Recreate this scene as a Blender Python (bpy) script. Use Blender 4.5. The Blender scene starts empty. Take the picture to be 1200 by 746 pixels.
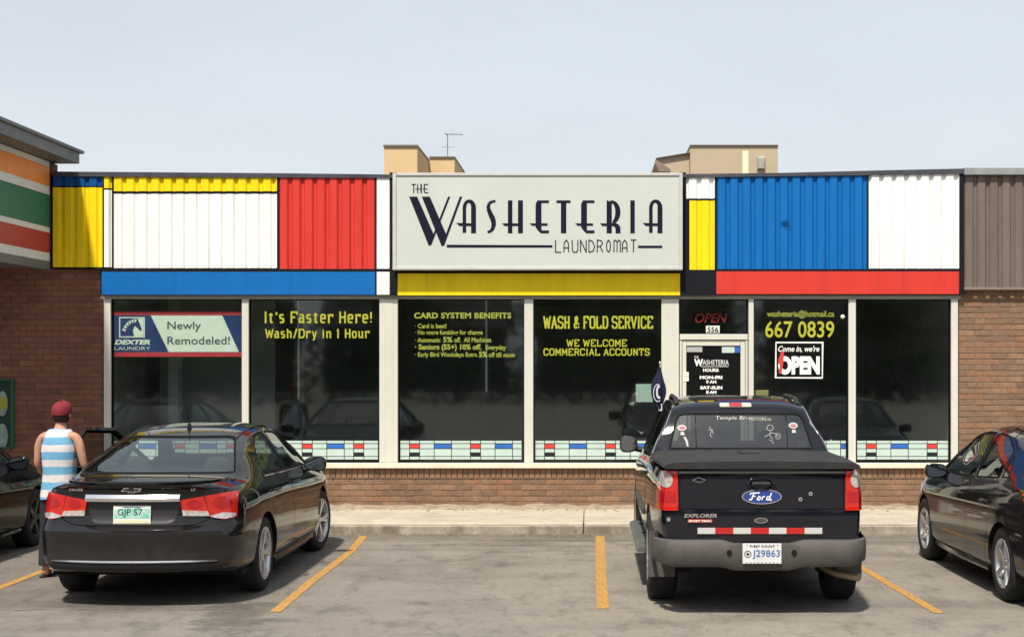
import bpy, bmesh, math, random
import numpy as np
from mathutils import Vector, Matrix, Euler
from mathutils.bvhtree import BVHTree
random.seed(7)
SC = bpy.context.scene
COL = SC.collection
R = math.radians

# ------------------------------------------------------------------ camera, sky, sun, exposure
cd = bpy.data.cameras.new("camera"); cam = bpy.data.objects.new("camera", cd); COL.objects.link(cam)
cam.location = (0, -18.9, 2.0); cam.rotation_euler = (R(90), 0, 0)
cd.sensor_width = 36; cd.lens = 51.0; cd.shift_x = -0.075; cd.shift_y = 0.0433
cd.clip_start = 0.1; cd.clip_end = 3000
SC.camera = cam
W = bpy.data.worlds.new("World"); SC.world = W; W.use_nodes = True
SUN_DIR = Vector((0.17, 0.60, -1.0)).normalized()          # the way the light travels
sun_el = math.asin(-SUN_DIR.z); sun_az = math.atan2(-SUN_DIR.x, -SUN_DIR.y)
wn = W.node_tree; wn.nodes.clear()
sky = wn.nodes.new('ShaderNodeTexSky'); sky.sky_type = 'NISHITA'; sky.sun_disc = False
sky.sun_elevation = sun_el; sky.sun_rotation = sun_az
sky.altitude = 200; sky.air_density = 1.0; sky.dust_density = 4.0; sky.ozone_density = 1.0
tc = wn.nodes.new('ShaderNodeTexCoord'); sp = wn.nodes.new('ShaderNodeSeparateXYZ')
rmp = wn.nodes.new('ShaderNodeValToRGB')
rmp.color_ramp.elements[0].position = 0.0; rmp.color_ramp.elements[0].color = (4.75, 4.98, 5.12, 1)
rmp.color_ramp.elements[1].position = 0.45; rmp.color_ramp.elements[1].color = (3.75, 4.08, 4.38, 1)
ns = wn.nodes.new('ShaderNodeTexNoise'); ns.inputs['Scale'].default_value = 2.2; ns.inputs['Detail'].default_value = 5
nm = wn.nodes.new('ShaderNodeMapping'); nm.inputs['Scale'].default_value = (1, 1, 3.5)
nr = wn.nodes.new('ShaderNodeMapRange'); nr.inputs[1].default_value = .35; nr.inputs[2].default_value = .7
nr.inputs[3].default_value = .945; nr.inputs[4].default_value = 1.05
hz = wn.nodes.new('ShaderNodeVectorMath'); hz.operation = 'SCALE'
mx = wn.nodes.new('ShaderNodeMix'); mx.data_type = 'RGBA'; mx.inputs[0].default_value = 0.82   # hazy veil over the blue
bg = wn.nodes.new('ShaderNodeBackground'); bg.inputs[1].default_value = 0.1
wo = wn.nodes.new('ShaderNodeOutputWorld')
L = wn.links.new
L(tc.outputs['Generated'], sp.inputs[0]); L(sp.outputs[2], rmp.inputs[0])
L(tc.outputs['Generated'], nm.inputs[0]); L(nm.outputs[0], ns.inputs['Vector']); L(ns.outputs[0], nr.inputs[0])
L(rmp.outputs[0], hz.inputs[0]); L(nr.outputs[0], hz.inputs['Scale'])
L(sky.outputs[0], mx.inputs[6]); L(hz.outputs[0], mx.inputs[7]); L(mx.outputs[2], bg.inputs[0]); L(bg.outputs[0], wo.inputs[0])
sd = bpy.data.lights.new("sun", 'SUN'); sd.energy = 3.4; sd.angle = R(3.0); sd.color = (1.0, 0.93, 0.82)
so = bpy.data.objects.new("sun", sd); COL.objects.link(so); so.location = (0, -20, 40)
so.rotation_euler = SUN_DIR.to_track_quat('-Z', 'Y').to_euler()
SC.view_settings.view_transform = 'Standard'; SC.view_settings.look = 'None'
SC.view_settings.exposure = 0.85; SC.view_settings.gamma = 1

# ------------------------------------------------------------------ materials
MATS = {}
def _s(x): return (x[0], x[1], x[2], 1)
def mat(name, col, rough=.6, metal=0, var=.12, scale=6, bump=0, bscale=60, coat=0, spec=.3, col2=None, stretch=None, islands=0, emit=0):
    if name in MATS: return MATS[name]
    m = bpy.data.materials.new(name); m.use_nodes = True; nt = m.node_tree; l = nt.links.new
    b = nt.nodes['Principled BSDF']
    b.inputs['Roughness'].default_value = rough; b.inputs['Metallic'].default_value = metal
    b.inputs['Specular IOR Level'].default_value = spec
    if coat: b.inputs['Coat Weight'].default_value = coat; b.inputs['Coat Roughness'].default_value = .03
    g = nt.nodes.new('ShaderNodeNewGeometry')
    n = nt.nodes.new('ShaderNodeTexNoise'); n.inputs['Scale'].default_value = scale; n.inputs['Detail'].default_value = 6
    n.inputs['Roughness'].default_value = .65
    src = g.outputs['Position']
    if stretch:
        mp = nt.nodes.new('ShaderNodeMapping'); mp.inputs['Scale'].default_value = stretch; l(src, mp.inputs[0]); src = mp.outputs[0]
    l(src, n.inputs['Vector'])
    fac = n.outputs[0]
    c2 = col2 or tuple(min(1, c * (1 + var)) for c in col); c1 = tuple(c * (1 - var) for c in col) if not col2 else col
    cr = nt.nodes.new('ShaderNodeMix'); cr.data_type = 'RGBA'
    mr = nt.nodes.new('ShaderNodeMapRange'); mr.inputs[1].default_value = .3; mr.inputs[2].default_value = .7
    l(fac, mr.inputs[0]); l(mr.outputs[0], cr.inputs[0])
    cr.inputs[6].default_value = _s(c1); cr.inputs[7].default_value = _s(c2)
    out = cr.outputs[2]
    if islands:
        oi = nt.nodes.new('ShaderNodeObjectInfo'); ad = nt.nodes.new('ShaderNodeMath'); ad.operation = 'ADD'
        l(oi.outputs['Random'], ad.inputs[0]); l(g.outputs['Random Per Island'], ad.inputs[1])
        fr = nt.nodes.new('ShaderNodeMath'); fr.operation = 'FRACT'; l(ad.outputs[0], fr.inputs[0])
        rp = nt.nodes.new('ShaderNodeValToRGB'); e = rp.color_ramp.elements
        e[0].position = 0; e[0].color = (1 - islands, 1 - islands, 1 - islands, 1)
        e[1].position = 1; e[1].color = (1 + islands, 1 + islands * .8, 1 + islands * .6, 1)
        k = e.new(.3); k.color = (.95, .95, .95, 1)
        k = e.new(.62); k.color = (1.04, 1.0, .97, 1)
        k = e.new(.85); k.color = (1.12, .95, .85, 1)
        l(fr.outputs[0], rp.inputs[0])
        mm = nt.nodes.new('ShaderNodeMix'); mm.data_type = 'RGBA'; mm.blend_type = 'MULTIPLY'; mm.inputs[0].default_value = 1
        l(out, mm.inputs[6]); l(rp.outputs[0], mm.inputs[7]); out = mm.outputs[2]
    l(out, b.inputs['Base Color'])
    if bump:
        n2 = nt.nodes.new('ShaderNodeTexNoise'); n2.inputs['Scale'].default_value = bscale; n2.inputs['Detail'].default_value = 4
        l(src, n2.inputs['Vector'])
        bp = nt.nodes.new('ShaderNodeBump'); bp.inputs['Strength'].default_value = bump; bp.inputs['Distance'].default_value = .01
        l(n2.outputs[0], bp.inputs['Height']); l(bp.outputs[0], b.inputs['Normal'])
    if emit:
        b.inputs['Emission Color'].default_value = _s(col); b.inputs['Emission Strength'].default_value = emit
    MATS[name] = m; return m
def glassmat(name, tint=(.75, .8, .78), spec=1.0, base=.06, rough=0.0, wave=0):
    m = bpy.data.materials.new(name); m.use_nodes = True; nt = m.node_tree; l = nt.links.new; nt.nodes.clear()
    t = nt.nodes.new('ShaderNodeBsdfTransparent'); t.inputs[0].default_value = _s(tint)
    g = nt.nodes.new('ShaderNodeBsdfGlossy'); g.inputs['Roughness'].default_value = rough; g.inputs[0].default_value = (.9, .95, .95, 1)
    # Schlick reflectance that is the same from both sides of the sheet
    ge = nt.nodes.new('ShaderNodeNewGeometry'); dt = nt.nodes.new('ShaderNodeVectorMath'); dt.operation = 'DOT_PRODUCT'
    l(ge.outputs['Incoming'], dt.inputs[0]); l(ge.outputs['Normal'], dt.inputs[1])
    ab = nt.nodes.new('ShaderNodeMath'); ab.operation = 'ABSOLUTE'; l(dt.outputs['Value'], ab.inputs[0])
    om = nt.nodes.new('ShaderNodeMath'); om.operation = 'SUBTRACT'; om.inputs[0].default_value = 1; om.use_clamp = True; l(ab.outputs[0], om.inputs[1])
    pw = nt.nodes.new('ShaderNodeMath'); pw.operation = 'POWER'; pw.inputs[1].default_value = 5; l(om.outputs[0], pw.inputs[0])
    f = nt.nodes.new('ShaderNodeMath'); f.operation = 'MULTIPLY_ADD'; f.inputs[1].default_value = .955; f.inputs[2].default_value = .045; l(pw.outputs[0], f.inputs[0])
    a = nt.nodes.new('ShaderNodeMath'); a.operation = 'MULTIPLY_ADD'; a.inputs[1].default_value = spec; a.inputs[2].default_value = base; a.use_clamp = True
    mx = nt.nodes.new('ShaderNodeMixShader'); o = nt.nodes.new('ShaderNodeOutputMaterial')
    l(f.outputs[0], a.inputs[0]); l(a.outputs[0], mx.inputs[0]); l(t.outputs[0], mx.inputs[1]); l(g.outputs[0], mx.inputs[2]); l(mx.outputs[0], o.inputs[0])
    if wave:
        n = nt.nodes.new('ShaderNodeTexNoise'); n.inputs['Scale'].default_value = 1.3
        gg = nt.nodes.new('ShaderNodeNewGeometry'); l(gg.outputs['Position'], n.inputs['Vector'])
        bp = nt.nodes.new('ShaderNodeBump'); bp.inputs['Strength'].default_value = wave; bp.inputs['Distance'].default_value = .02
        l(n.outputs[0], bp.inputs['Height']); l(bp.outputs[0], g.inputs['Normal'])
    MATS[name] = m; return m
def nodes_of(m):
    nt = m.node_tree; return nt, nt.links.new, nt.nodes['Principled BSDF']

# ------------------------------------------------------------------ mesh helpers
class M:
    def __init__(s): s.v = []; s.f = []; s.m = []
    def face(s, pts, mi=0):
        k = len(s.v); s.v += [tuple(p) for p in pts]; s.f.append(tuple(range(k, k + len(pts)))); s.m.append(mi); return s
    def box(s, x0, x1, y0, y1, z0, z1, mi=0):
        k = len(s.v)
        s.v += [(x0, y0, z0), (x1, y0, z0), (x1, y1, z0), (x0, y1, z0), (x0, y0, z1), (x1, y0, z1), (x1, y1, z1), (x0, y1, z1)]
        for f in ((0, 3, 2, 1), (4, 5, 6, 7), (0, 1, 5, 4), (1, 2, 6, 5), (2, 3, 7, 6), (3, 0, 4, 7)):
            s.f.append(tuple(k + i for i in f)); s.m.append(mi)
        return s
    def bbox(s, x0, x1, y0, y1, z0, z1, r=.003, mi=0):
        """box with its front (-y) edges chamfered"""
        k = len(s.v)
        s.v += [(x0, y1, z0), (x1, y1, z0), (x1, y1, z1), (x0, y1, z1), (x0, y0 + r, z0), (x1, y0 + r, z0), (x1, y0 + r, z1), (x0, y0 + r, z1),
                (x0 + r, y0, z0 + r), (x1 - r, y0, z0 + r), (x1 - r, y0, z1 - r), (x0 + r, y0, z1 - r)]
        for f in ((0, 3, 2, 1), (0, 1, 5, 4), (1, 2, 6, 5), (2, 3, 7, 6), (3, 0, 4, 7), (4, 5, 9, 8), (5, 6, 10, 9), (6, 7, 11, 10), (7, 4, 8, 11), (8, 9, 10, 11)):
            s.f.append(tuple(k + i for i in f)); s.m.append(mi)
        return s
    def prism(s, poly, y0, y1, mi=0, ax='y'):
        """poly: (a,b) outline; extruded along ax between y0 and y1"""
        def P(a, b, c): return (a, c, b) if ax == 'y' else ((c, a, b) if ax == 'x' else (a, b, c))
        n = len(poly); k = len(s.v)
        s.v += [P(a, b, y0) for a, b in poly] + [P(a, b, y1) for a, b in poly]
        s.f.append(tuple(k + i for i in range(n))); s.m.append(mi)
        s.f.append(tuple(k + n + i for i in reversed(range(n)))); s.m.append(mi)
        for i in range(n):
            j = (i + 1) % n; s.f.append((k + i, k + n + i, k + n + j, k + j)); s.m.append(mi)
        return s
    def tube(s, pts, r, n=8, mi=0, cap=True):
        pts = [Vector(p) for p in pts]; rr = r if isinstance(r, (list, tuple)) else [r] * len(pts)
        k = len(s.v); up = Vector((0, 0, 1))
        for i, p in enumerate(pts):
            d = (pts[min(i + 1, len(pts) - 1)] - pts[max(i - 1, 0)]).normalized()
            a = d.cross(up if abs(d.z) < .9 else Vector((1, 0, 0))).normalized(); b = d.cross(a)
            for j in range(n):
                t = 2 * math.pi * j / n; s.v.append(tuple(p + (a * math.cos(t) + b * math.sin(t)) * rr[i]))
        for i in range(len(pts) - 1):
            for j in range(n):
                j2 = (j + 1) % n; s.f.append((k + i * n + j, k + i * n + j2, k + (i + 1) * n + j2, k + (i + 1) * n + j)); s.m.append(mi)
        if cap:
            s.f.append(tuple(k + j for j in reversed(range(n)))); s.m.append(mi)
            s.f.append(tuple(k + (len(pts) - 1) * n + j for j in range(n))); s.m.append(mi)
        return s
    def lathe(s, prof, n=24, axis='x', c=(0, 0, 0), mi=0, a0=0, a1=2 * math.pi, close=True):
        """prof: (along, radius)"""
        k = len(s.v); full = abs(a1 - a0 - 2 * math.pi) < 1e-6; nn = n if full else n + 1
        for (u, r) in prof:
            for j in range(nn):
                t = a0 + (a1 - a0) * j / n; ca, sa = math.cos(t) * r, math.sin(t) * r
                p = (u, ca, sa) if axis == 'x' else ((ca, u, sa) if axis == 'y' else (ca, sa, u))
                s.v.append((p[0] + c[0], p[1] + c[1], p[2] + c[2]))
        for i in range(len(prof) - 1):
            for j in range(n):
                j2 = (j + 1) % nn
                s.f.append((k + i * nn + j, k + i * nn + j2, k + (i + 1) * nn + j2, k + (i + 1) * nn + j)); s.m.append(mi)
        return s
    def loft(s, rings, mi=0, cap=True, closed=True):
        k = len(s.v); n = len(rings[0])
        for r in rings: s.v += [tuple(p) for p in r]
        for i in range(len(rings) - 1):
            for j in range(n if closed else n - 1):
                j2 = (j + 1) % n; s.f.append((k + i * n + j, k + i * n + j2, k + (i + 1) * n + j2, k + (i + 1) * n + j)); s.m.append(mi)
        if cap:
            s.f.append(tuple(k + j for j in reversed(range(n)))); s.m.append(mi)
            s.f.append(tuple(k + (len(rings) - 1) * n + j for j in range(n))); s.m.append(mi)
        return s
    def mesh(s, name, mats, smooth=False, fix=True):
        me = bpy.data.meshes.new(name); me.from_pydata(s.v, [], s.f)
        for m in (mats if isinstance(mats, (list, tuple)) else [mats]): me.materials.append(m)
        me.polygons.foreach_set('material_index', s.m)
        if fix:
            bm = bmesh.new(); bm.from_mesh(me); bmesh.ops.recalc_face_normals(bm, faces=bm.faces[:]); bm.to_mesh(me); bm.free()
        if smooth:
            me.polygons.foreach_set('use_smooth', [True] * len(me.polygons))
            if smooth != 1: me.set_sharp_from_angle(angle=R(smooth))
        me.update(); return me
    def obj(s, name, mats, parent=None, loc=(0, 0, 0), smooth=False, fix=True):
        return link(name, s.mesh(name, mats, smooth, fix), parent, loc)
def link(name, me, parent=None, loc=(0, 0, 0)):
    o = bpy.data.objects.new(name, me); COL.objects.link(o); o.location = loc
    if parent is not None: o.parent = parent
    return o
def tag(o, label=None, cat=None, group=None, kind=None):
    if label: o['label'] = label
    if cat: o['category'] = cat
    if group: o['group'] = group
    if kind: o['kind'] = kind
    return o
def thing(name, label, cat, loc=(0, 0, 0), rz=0, group=None):
    o = bpy.data.objects.new(name, None); COL.objects.link(o); o.location = loc; o.rotation_euler = (0, 0, rz); o.empty_display_size = .2
    return tag(o, label, cat, group)
def copy_tree(o, parent=None):
    c = o.copy(); COL.objects.link(c)
    if parent is not None: c.parent = parent
    for ch in list(o.children): copy_tree(ch, c)
    return c
def skin(name, verts, edges, radii, m, parent=None, sub=2, loc=(0, 0, 0)):
    me = bpy.data.meshes.new(name); me.from_pydata(verts, edges, []); o = bpy.data.objects.new(name, me); COL.objects.link(o)
    md = o.modifiers.new('s', 'SKIN'); md.use_smooth_shade = True
    for i, sv in enumerate(me.skin_vertices[0].data):
        r = radii[i]; sv.radius = r if isinstance(r, tuple) else (r, r); sv.use_root = (i == 0)
    sb = o.modifiers.new('b', 'SUBSURF'); sb.levels = sub; sb.render_levels = sub
    dg = bpy.context.evaluated_depsgraph_get(); me2 = bpy.data.meshes.new_from_object(o.evaluated_get(dg)); me2.name = name
    bpy.data.objects.remove(o); me2.materials.clear(); me2.materials.append(m)
    me2.polygons.foreach_set('use_smooth', [True] * len(me2.polygons))
    return link(name, me2, parent, loc)

# ------------------------------------------------------------------ lettering
def text_mesh(s, bold=0.0, shear=0.0, depth=.002, space=1.0, line=1.0, align='LEFT'):
    c = bpy.data.curves.new('txt', 'FONT'); c.body = s; c.size = 1; c.offset = bold; c.shear = shear; c.extrude = depth
    c.resolution_u = 3; c.space_character = space; c.space_line = line; c.align_x = align
    o = bpy.data.objects.new('txt', c); COL.objects.link(o)
    dg = bpy.context.evaluated_depsgraph_get(); dg.update()
    me = bpy.data.meshes.new_from_object(o.evaluated_get(dg)); bpy.data.objects.remove(o); return me
def text(name, s, x0, x1, z0, z1, y, m, parent, bold=0.0, shear=0.0, space=1.0, line=1.0, depth=.002, inv=False, align='LEFT'):
    """upright lettering facing -y, fitted to the box x0..x1, z0..z1 in the parent's space; inv: faces +y"""
    me = text_mesh(s, bold, shear, 1.0, space, line, align)
    co = np.array([v.co[:] for v in me.vertices]); a, b = co.min(0), co.max(0)
    for v in me.vertices:
        u = (v.co.x - a[0]) / (b[0] - a[0]); w = (v.co.y - a[1]) / (b[1] - a[1]); d = (v.co.z - a[2]) / max(1e-6, b[2] - a[2])
        v.co = ((x0 + (x1 - x0) * u), y - d * depth, z0 + (z1 - z0) * w)
    me.materials.clear(); me.materials.append(m); me.name = name
    return link(name, me, parent)
GL = {
 'A': ([[(0, 0), (.5, 1), (1, 0)], [(.22, .34), (.78, .34)]], [(0, 0), (1, 0)]), 'C': ([[(1, .72), (1, .85), (.82, 1), (.18, 1), (0, .82), (0, .18), (.18, 0), (.82, 0), (1, .15), (1, .28)]], []),
 'D': ([[(.1, 0), (.1, 1), (.75, 1), (1, .78), (1, .22), (.75, 0), (.1, 0)]], [(.1, 0), (.1, 1)]), 'E': ([[(1, .78), (1, 1), (.1, 1), (.1, 0), (1, 0), (1, .22)], [(.1, .52), (.7, .52)]], [(.1, 0), (.1, 1)]),
 'F': ([[(1, .76), (1, 1), (.1, 1), (.1, 0)], [(.1, .5), (.7, .5)]], [(.1, 0)]), 'H': ([[(.1, 0), (.1, 1)], [(.9, 0), (.9, 1)], [(.1, .5), (.9, .5)]], [(.1, 0), (.1, 1), (.9, 0), (.9, 1)]),
 'I': ([[(.5, 0), (.5, 1)]], [(.5, 0), (.5, 1)]), 'L': ([[(.1, 1), (.1, 0), (1, 0), (1, .26)]], [(.1, 1)]), 'M': ([[(.05, 0), (.05, 1), (.5, .3), (.95, 1), (.95, 0)]], [(.05, 0), (.95, 0)]),
 'N': ([[(.08, 0), (.08, 1), (.92, 0), (.92, 1)]], [(.08, 0), (.92, 1)]), 'O': ([[(0, .2), (0, .8), (.2, 1), (.8, 1), (1, .8), (1, .2), (.8, 0), (.2, 0), (0, .2)]], []),
 'R': ([[(.1, 0), (.1, 1), (.75, 1), (.95, .85), (.95, .65), (.75, .5), (.1, .5)], [(.6, .5), (.95, 0)]], [(.1, 0), (.95, 0)]), 'S': ([[(1, .76), (1, .85), (.82, 1), (.2, 1), (0, .84), (0, .66), (.2, .52), (.8, .48), (1, .34), (1, .16), (.8, 0), (.2, 0), (0, .14), (0, .26)]], []),
 'T': ([[(0, .74), (0, 1), (1, 1), (1, .74)], [(.5, 1), (.5, 0)]], [(.5, 0)]), 'U': ([[(.05, 1), (.05, .2), (.25, 0), (.75, 0), (.95, .2), (.95, 1)]], [(.05, 1), (.95, 1)]), 'V': ([[(0, 1), (.5, 0), (1, 1)]], [(0, 1), (1, 1)]),
 'W': ([[(0, 1), (.25, 0), (.5, .85), (.75, 0), (1, 1)]], [(0, 1), (1, 1)]), '&': ([[(1, 0), (.22, .70), (.28, .94), (.52, 1), (.70, .86), (.60, .64), (.08, .34), (.05, .12), (.28, 0), (.62, .06), (1, .46)]], []),
 'a': ([[(.1, .62), (.7, .62), (.8, .5), (.8, 0)], [(.8, .36), (.15, .36), (.05, .2), (.15, 0), (.8, .04)]], [(.85, 0)]), 's': ([[(.85, .62), (.2, .62), (.1, .5), (.2, .34), (.75, .3), (.85, .16), (.75, 0), (.1, 0)]], []),
 't': ([[(.4, .85), (.4, .1), (.5, 0), (.85, 0)], [(.05, .62), (.85, .62)]], []), 'e': ([[(.1, .32), (.88, .32), (.88, .5), (.75, .62), (.22, .62), (.1, .5), (.1, .12), (.22, 0), (.85, 0)]], []),
 'r': ([[(.2, 0), (.2, .62)], [(.2, .5), (.5, .62), (.9, .62), (.9, .45)]], [(.2, 0), (.14, .62)]), 'h': ([[(.15, 0), (.15, 1)], [(.15, .55), (.7, .62), (.85, .5), (.85, 0)]], [(.15, 0), (.1, 1), (.85, 0)]),
 'y': ([[(.1, .62), (.48, 0)], [(.9, .62), (.4, -.22), (.1, -.22)]], [(.1, .62), (.9, .62)]), 'i': ([[(.5, 0), (.5, .62)], [(.5, .82), (.5, .98)]], [(.5, 0), (.4, .62)]),
 'n': ([[(.15, 0), (.15, .62)], [(.15, .55), (.7, .62), (.85, .5), (.85, 0)]], [(.15, 0), (.1, .62), (.85, 0)]), 'o': ([[(.1, .15), (.1, .48), (.22, .62), (.75, .62), (.88, .48), (.88, .15), (.75, 0), (.22, 0), (.1, .15)]], []),
 'u': ([[(.15, .62), (.15, .12), (.28, 0), (.85, .05)], [(.85, 0), (.85, .62)]], [(.1, .62), (.8, .62), (.9, 0)]), '1': ([[(.2, .78), (.5, 1), (.5, 0)]], [(.5, 0)]), '/': ([[(.1, -.1), (.9, 1.1)]], []),
 "'": ([[(.5, .72), (.5, 1)]], []), '!': ([[(.5, .35), (.5, 1)], [(.5, 0), (.5, .12)]], [])}
GW = {'I': .35, 'i': .45, '1': .6, "'": .25, '!': .3, 'W': 1.35, 'M': 1.15, 't': .75, 'r': .85, 's': .8, 'e': .85, 'a': .85, 'o': .85, 'n': .9, 'h': .9, 'u': .9, 'y': .85, '/': .7}
SK = [0]
def stroke(mb, pts, w, ww=None, y=0, d=.002):
    """thick polyline in the xz plane; every stroke stands at its own depth so that crossings never share a plane"""
    y0_, d0_ = y, d
    for i in range(len(pts) - 1):
        SK[0] += 1; d = d0_ + .00016 * (SK[0] % 9); y = y0_ + .00005 * (SK[0] % 9)
        (ax, az), (bx, bz) = pts[i], pts[i + 1]; dx, dz = bx - ax, bz - az; l = math.hypot(dx, dz) or 1e-6
        nx, nz = -dz / l * .5, dx / l * .5; ex, ez = dx / l * w * .35, dz / l * w * .35
        if i == 0: sx = sz = 0
        else: sx, sz = ex, ez
        if i == len(pts) - 2: tx = tz = 0
        else: tx, tz = ex, ez
        mb.prism([(ax - sx - nx * w, az - sz - nz * w), (bx + tx - nx * w, bz + tz - nz * w), (bx + tx + nx * w, bz + tz + nz * w), (ax - sx + nx * w, az - sz + nz * w)], y - d, y)
def slab(name, s, x0, x1, z0, z1, y, m, parent, thick=.17, gap=.34, serif=.42):
    tot = 0; adv = []
    for ch in s:
        wd = .7 if ch == ' ' else GW.get(ch, 1.0); adv.append(wd); tot += wd + (0 if ch == ' ' else gap)
    tot -= gap; sx = (x1 - x0) / tot; H = z1 - z0; t = thick * H; mb = M(); cx = x0
    for ch, wd in zip(s, adv):
        if ch == ' ': cx += wd * sx; continue
        st, sf = GL[ch]
        ly_ = (lambda v: v * 1.18 if v <= .63 else .73 + (v - .62) * .72) if ch in 'asterhyinou' else (lambda v: v)
        q = lambda p: (cx + p[0] * wd * sx, z0 + t / 2 + ly_(p[1]) * (H - t))
        for pl in st: stroke(mb, [q(p) for p in pl], t, y=y - .0002 * len(mb.f) % .0015)
        for p in sf:
            a, b = q(p); SK[0] += 1; mb.box(a - serif * .5 * sx, a + serif * .5 * sx, y - .0037 - .00016 * (SK[0] % 7), y, b - t * .5, b + t * .35)
        cx += (wd + gap) * sx
    return mb.obj(name, m, parent)
# ------------------------------------------------------------------ ground: lot, lines, kerb, walk
# The front is placed from image pixels: u is pixels across (89.95 per metre from x = 690), v down from eye height 2 m at 425
def fx(u, Y=0.0): return (u - 690) * (18.9 + Y) / 1700.
def fz(v, Y=0.0): return 2 + (425 - v) * (18.9 + Y) / 1700.

m_asph = mat('asphalt', (.196, .174, .148), .88, scale=.55, var=.0, bump=.5, bscale=140, col2=(.250, .225, .190))
nt, l, b = nodes_of(m_asph)
g = nt.nodes.new('ShaderNodeNewGeometry')
base = b.inputs['Base Color'].links[0].from_socket
def mulmix(base, facsock, col):
    mm = nt.nodes.new('ShaderNodeMix'); mm.data_type = 'RGBA'; mm.blend_type = 'MULTIPLY'; l(facsock, mm.inputs[0]); l(base, mm.inputs[6]); mm.inputs[7].default_value = _s(col); return mm.outputs[2]
def noisefac(scale, lo, hi, stretch=(1, 1, 1), detail=5, off=0):
    mp = nt.nodes.new('ShaderNodeMapping'); mp.inputs['Scale'].default_value = stretch; mp.inputs['Location'].default_value = (off, off * .7, 0)
    l(g.outputs['Position'], mp.inputs[0]); n = nt.nodes.new('ShaderNodeTexNoise'); n.inputs['Scale'].default_value = scale; n.inputs['Detail'].default_value = detail; n.inputs['Roughness'].default_value = .7
    l(mp.outputs[0], n.inputs['Vector']); r = nt.nodes.new('ShaderNodeMapRange'); r.interpolation_type = 'SMOOTHSTEP'; r.inputs[1].default_value = lo; r.inputs[2].default_value = hi
    l(n.outputs[0], r.inputs[0]); return r.outputs[0], n.outputs[0]
def mth(op, a, bb):
    n = nt.nodes.new('ShaderNodeMath'); n.operation = op
    for i, q in enumerate((a, bb)):
        if isinstance(q, (int, float)): n.inputs[i].default_value = q
        else: l(q, n.inputs[i])
    return n.outputs[0]
def sstep(v, lo, hi):
    r = nt.nodes.new('ShaderNodeMapRange'); r.interpolation_type = 'SMOOTHSTEP'; r.inputs[1].default_value = lo; r.inputs[2].default_value = hi; l(v, r.inputs[0]); return r.outputs[0]
base = mulmix(base, noisefac(95, .50, .74)[0], (.58, .58, .58))             # stones
base = mulmix(base, noisefac(3.2, .50, .66, (1, .5, 1))[0], (.74, .735, .73)); base = mulmix(base, noisefac(11, .52, .64, (1, .6, 1), 6, 2)[0], (.82, .815, .81)); base = mulmix(base, noisefac(26, .58, .70)[0], (.66, .65, .64)); base = mulmix(base, noisefac(85, .56, .72, off=4)[0], (1.4, 1.38, 1.34))   # stains
base = mulmix(base, noisefac(.8, .46, .66, (.5, 1.6, 1), 6, 9)[0], (.76, .75, .74))
sx_ = nt.nodes.new('ShaderNodeSeparateXYZ'); l(g.outputs['Position'], sx_.inputs[0]); X_, Y_ = sx_.outputs[0], sx_.outputs[1]
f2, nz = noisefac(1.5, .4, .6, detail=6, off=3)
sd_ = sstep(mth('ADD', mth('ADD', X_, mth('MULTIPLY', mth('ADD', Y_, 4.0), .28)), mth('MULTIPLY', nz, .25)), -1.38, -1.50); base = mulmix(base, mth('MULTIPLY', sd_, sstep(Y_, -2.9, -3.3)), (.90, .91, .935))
# the older surface by the kerb is darker and patchy
yy = mth('ADD', Y_, mth('MULTIPLY', nz, 1.0))
ed = sstep(yy, -2.35, -1.9); ed = mth('MULTIPLY', ed, .75); base = mulmix(base, ed, (.66, .64, .62))
# wet, spilled and tyre-marked ground behind the left cars
dx = mth('MULTIPLY', sstep(mth('ADD', X_, mth('MULTIPLY', nz, .8)), -1.9, -2.6), 1); dy = sstep(mth('ADD', Y_, mth('MULTIPLY', nz, .35)), -6.95, -6.85)
base = mulmix(base, mth('MULTIPLY', mth('MULTIPLY', dx, dy), .55), (.66, .64, .62))
dd = mth('ADD', mth('MULTIPLY', mth('ADD', X_, 2.75), mth('ADD', X_, 2.75)), mth('MULTIPLY', mth('MULTIPLY', mth('ADD', Y_, 7.45), mth('ADD', Y_, 7.45)), .25))
dd = mth('ADD', dd, mth('MULTIPLY', mth('SUBTRACT', nz, .5), 1.1)); base = mulmix(base, mth('MULTIPLY', sstep(dd, .16, .02), .75), (.5, .49, .48))
for (px, py, rx_, ry_, k) in ((-3.9, -5.2, 1.0, 2.0, .6), (1.35, -5.3, 1.0, 2.3, .6), (4.5, -5.5, 1.1, 2.2, .5), (-1.0, -4.4, .35, 1.4, .22), (-.9, -2.9, .7, .3, .55), (.95, -7.0, .4, .12, .4), (-3.9, -5.4, .8, 1.6, .5), (1.35, -5.6, .8, 1.9, .5), (2.9, -2.7, .9, .22, .5), (5.0, -2.6, 1.1, .2, .5), (-.4, -2.55, 1.2, .12, .7), (-.2, -3.1, .5, .14, .6), (.6, -2.9, .25, .10, .6), (-1.6, -2.9, .4, .1, .5), (-2.0, -5.2, .25, .7, .25), (-5.4, -6.8, .5, .5, .5), (.6, -7.3, 1.6, .25, -.01)):  # under-car ovals: oil stains darkened to deepen the shade there; others are plain stains
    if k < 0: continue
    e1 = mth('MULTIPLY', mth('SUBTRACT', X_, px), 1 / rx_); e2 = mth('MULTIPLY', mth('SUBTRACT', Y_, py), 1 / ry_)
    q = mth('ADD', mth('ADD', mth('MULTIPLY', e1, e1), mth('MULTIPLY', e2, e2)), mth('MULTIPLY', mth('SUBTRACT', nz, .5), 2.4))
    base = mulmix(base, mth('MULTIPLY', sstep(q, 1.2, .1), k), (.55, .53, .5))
l(base, b.inputs['Base Color'])

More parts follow.
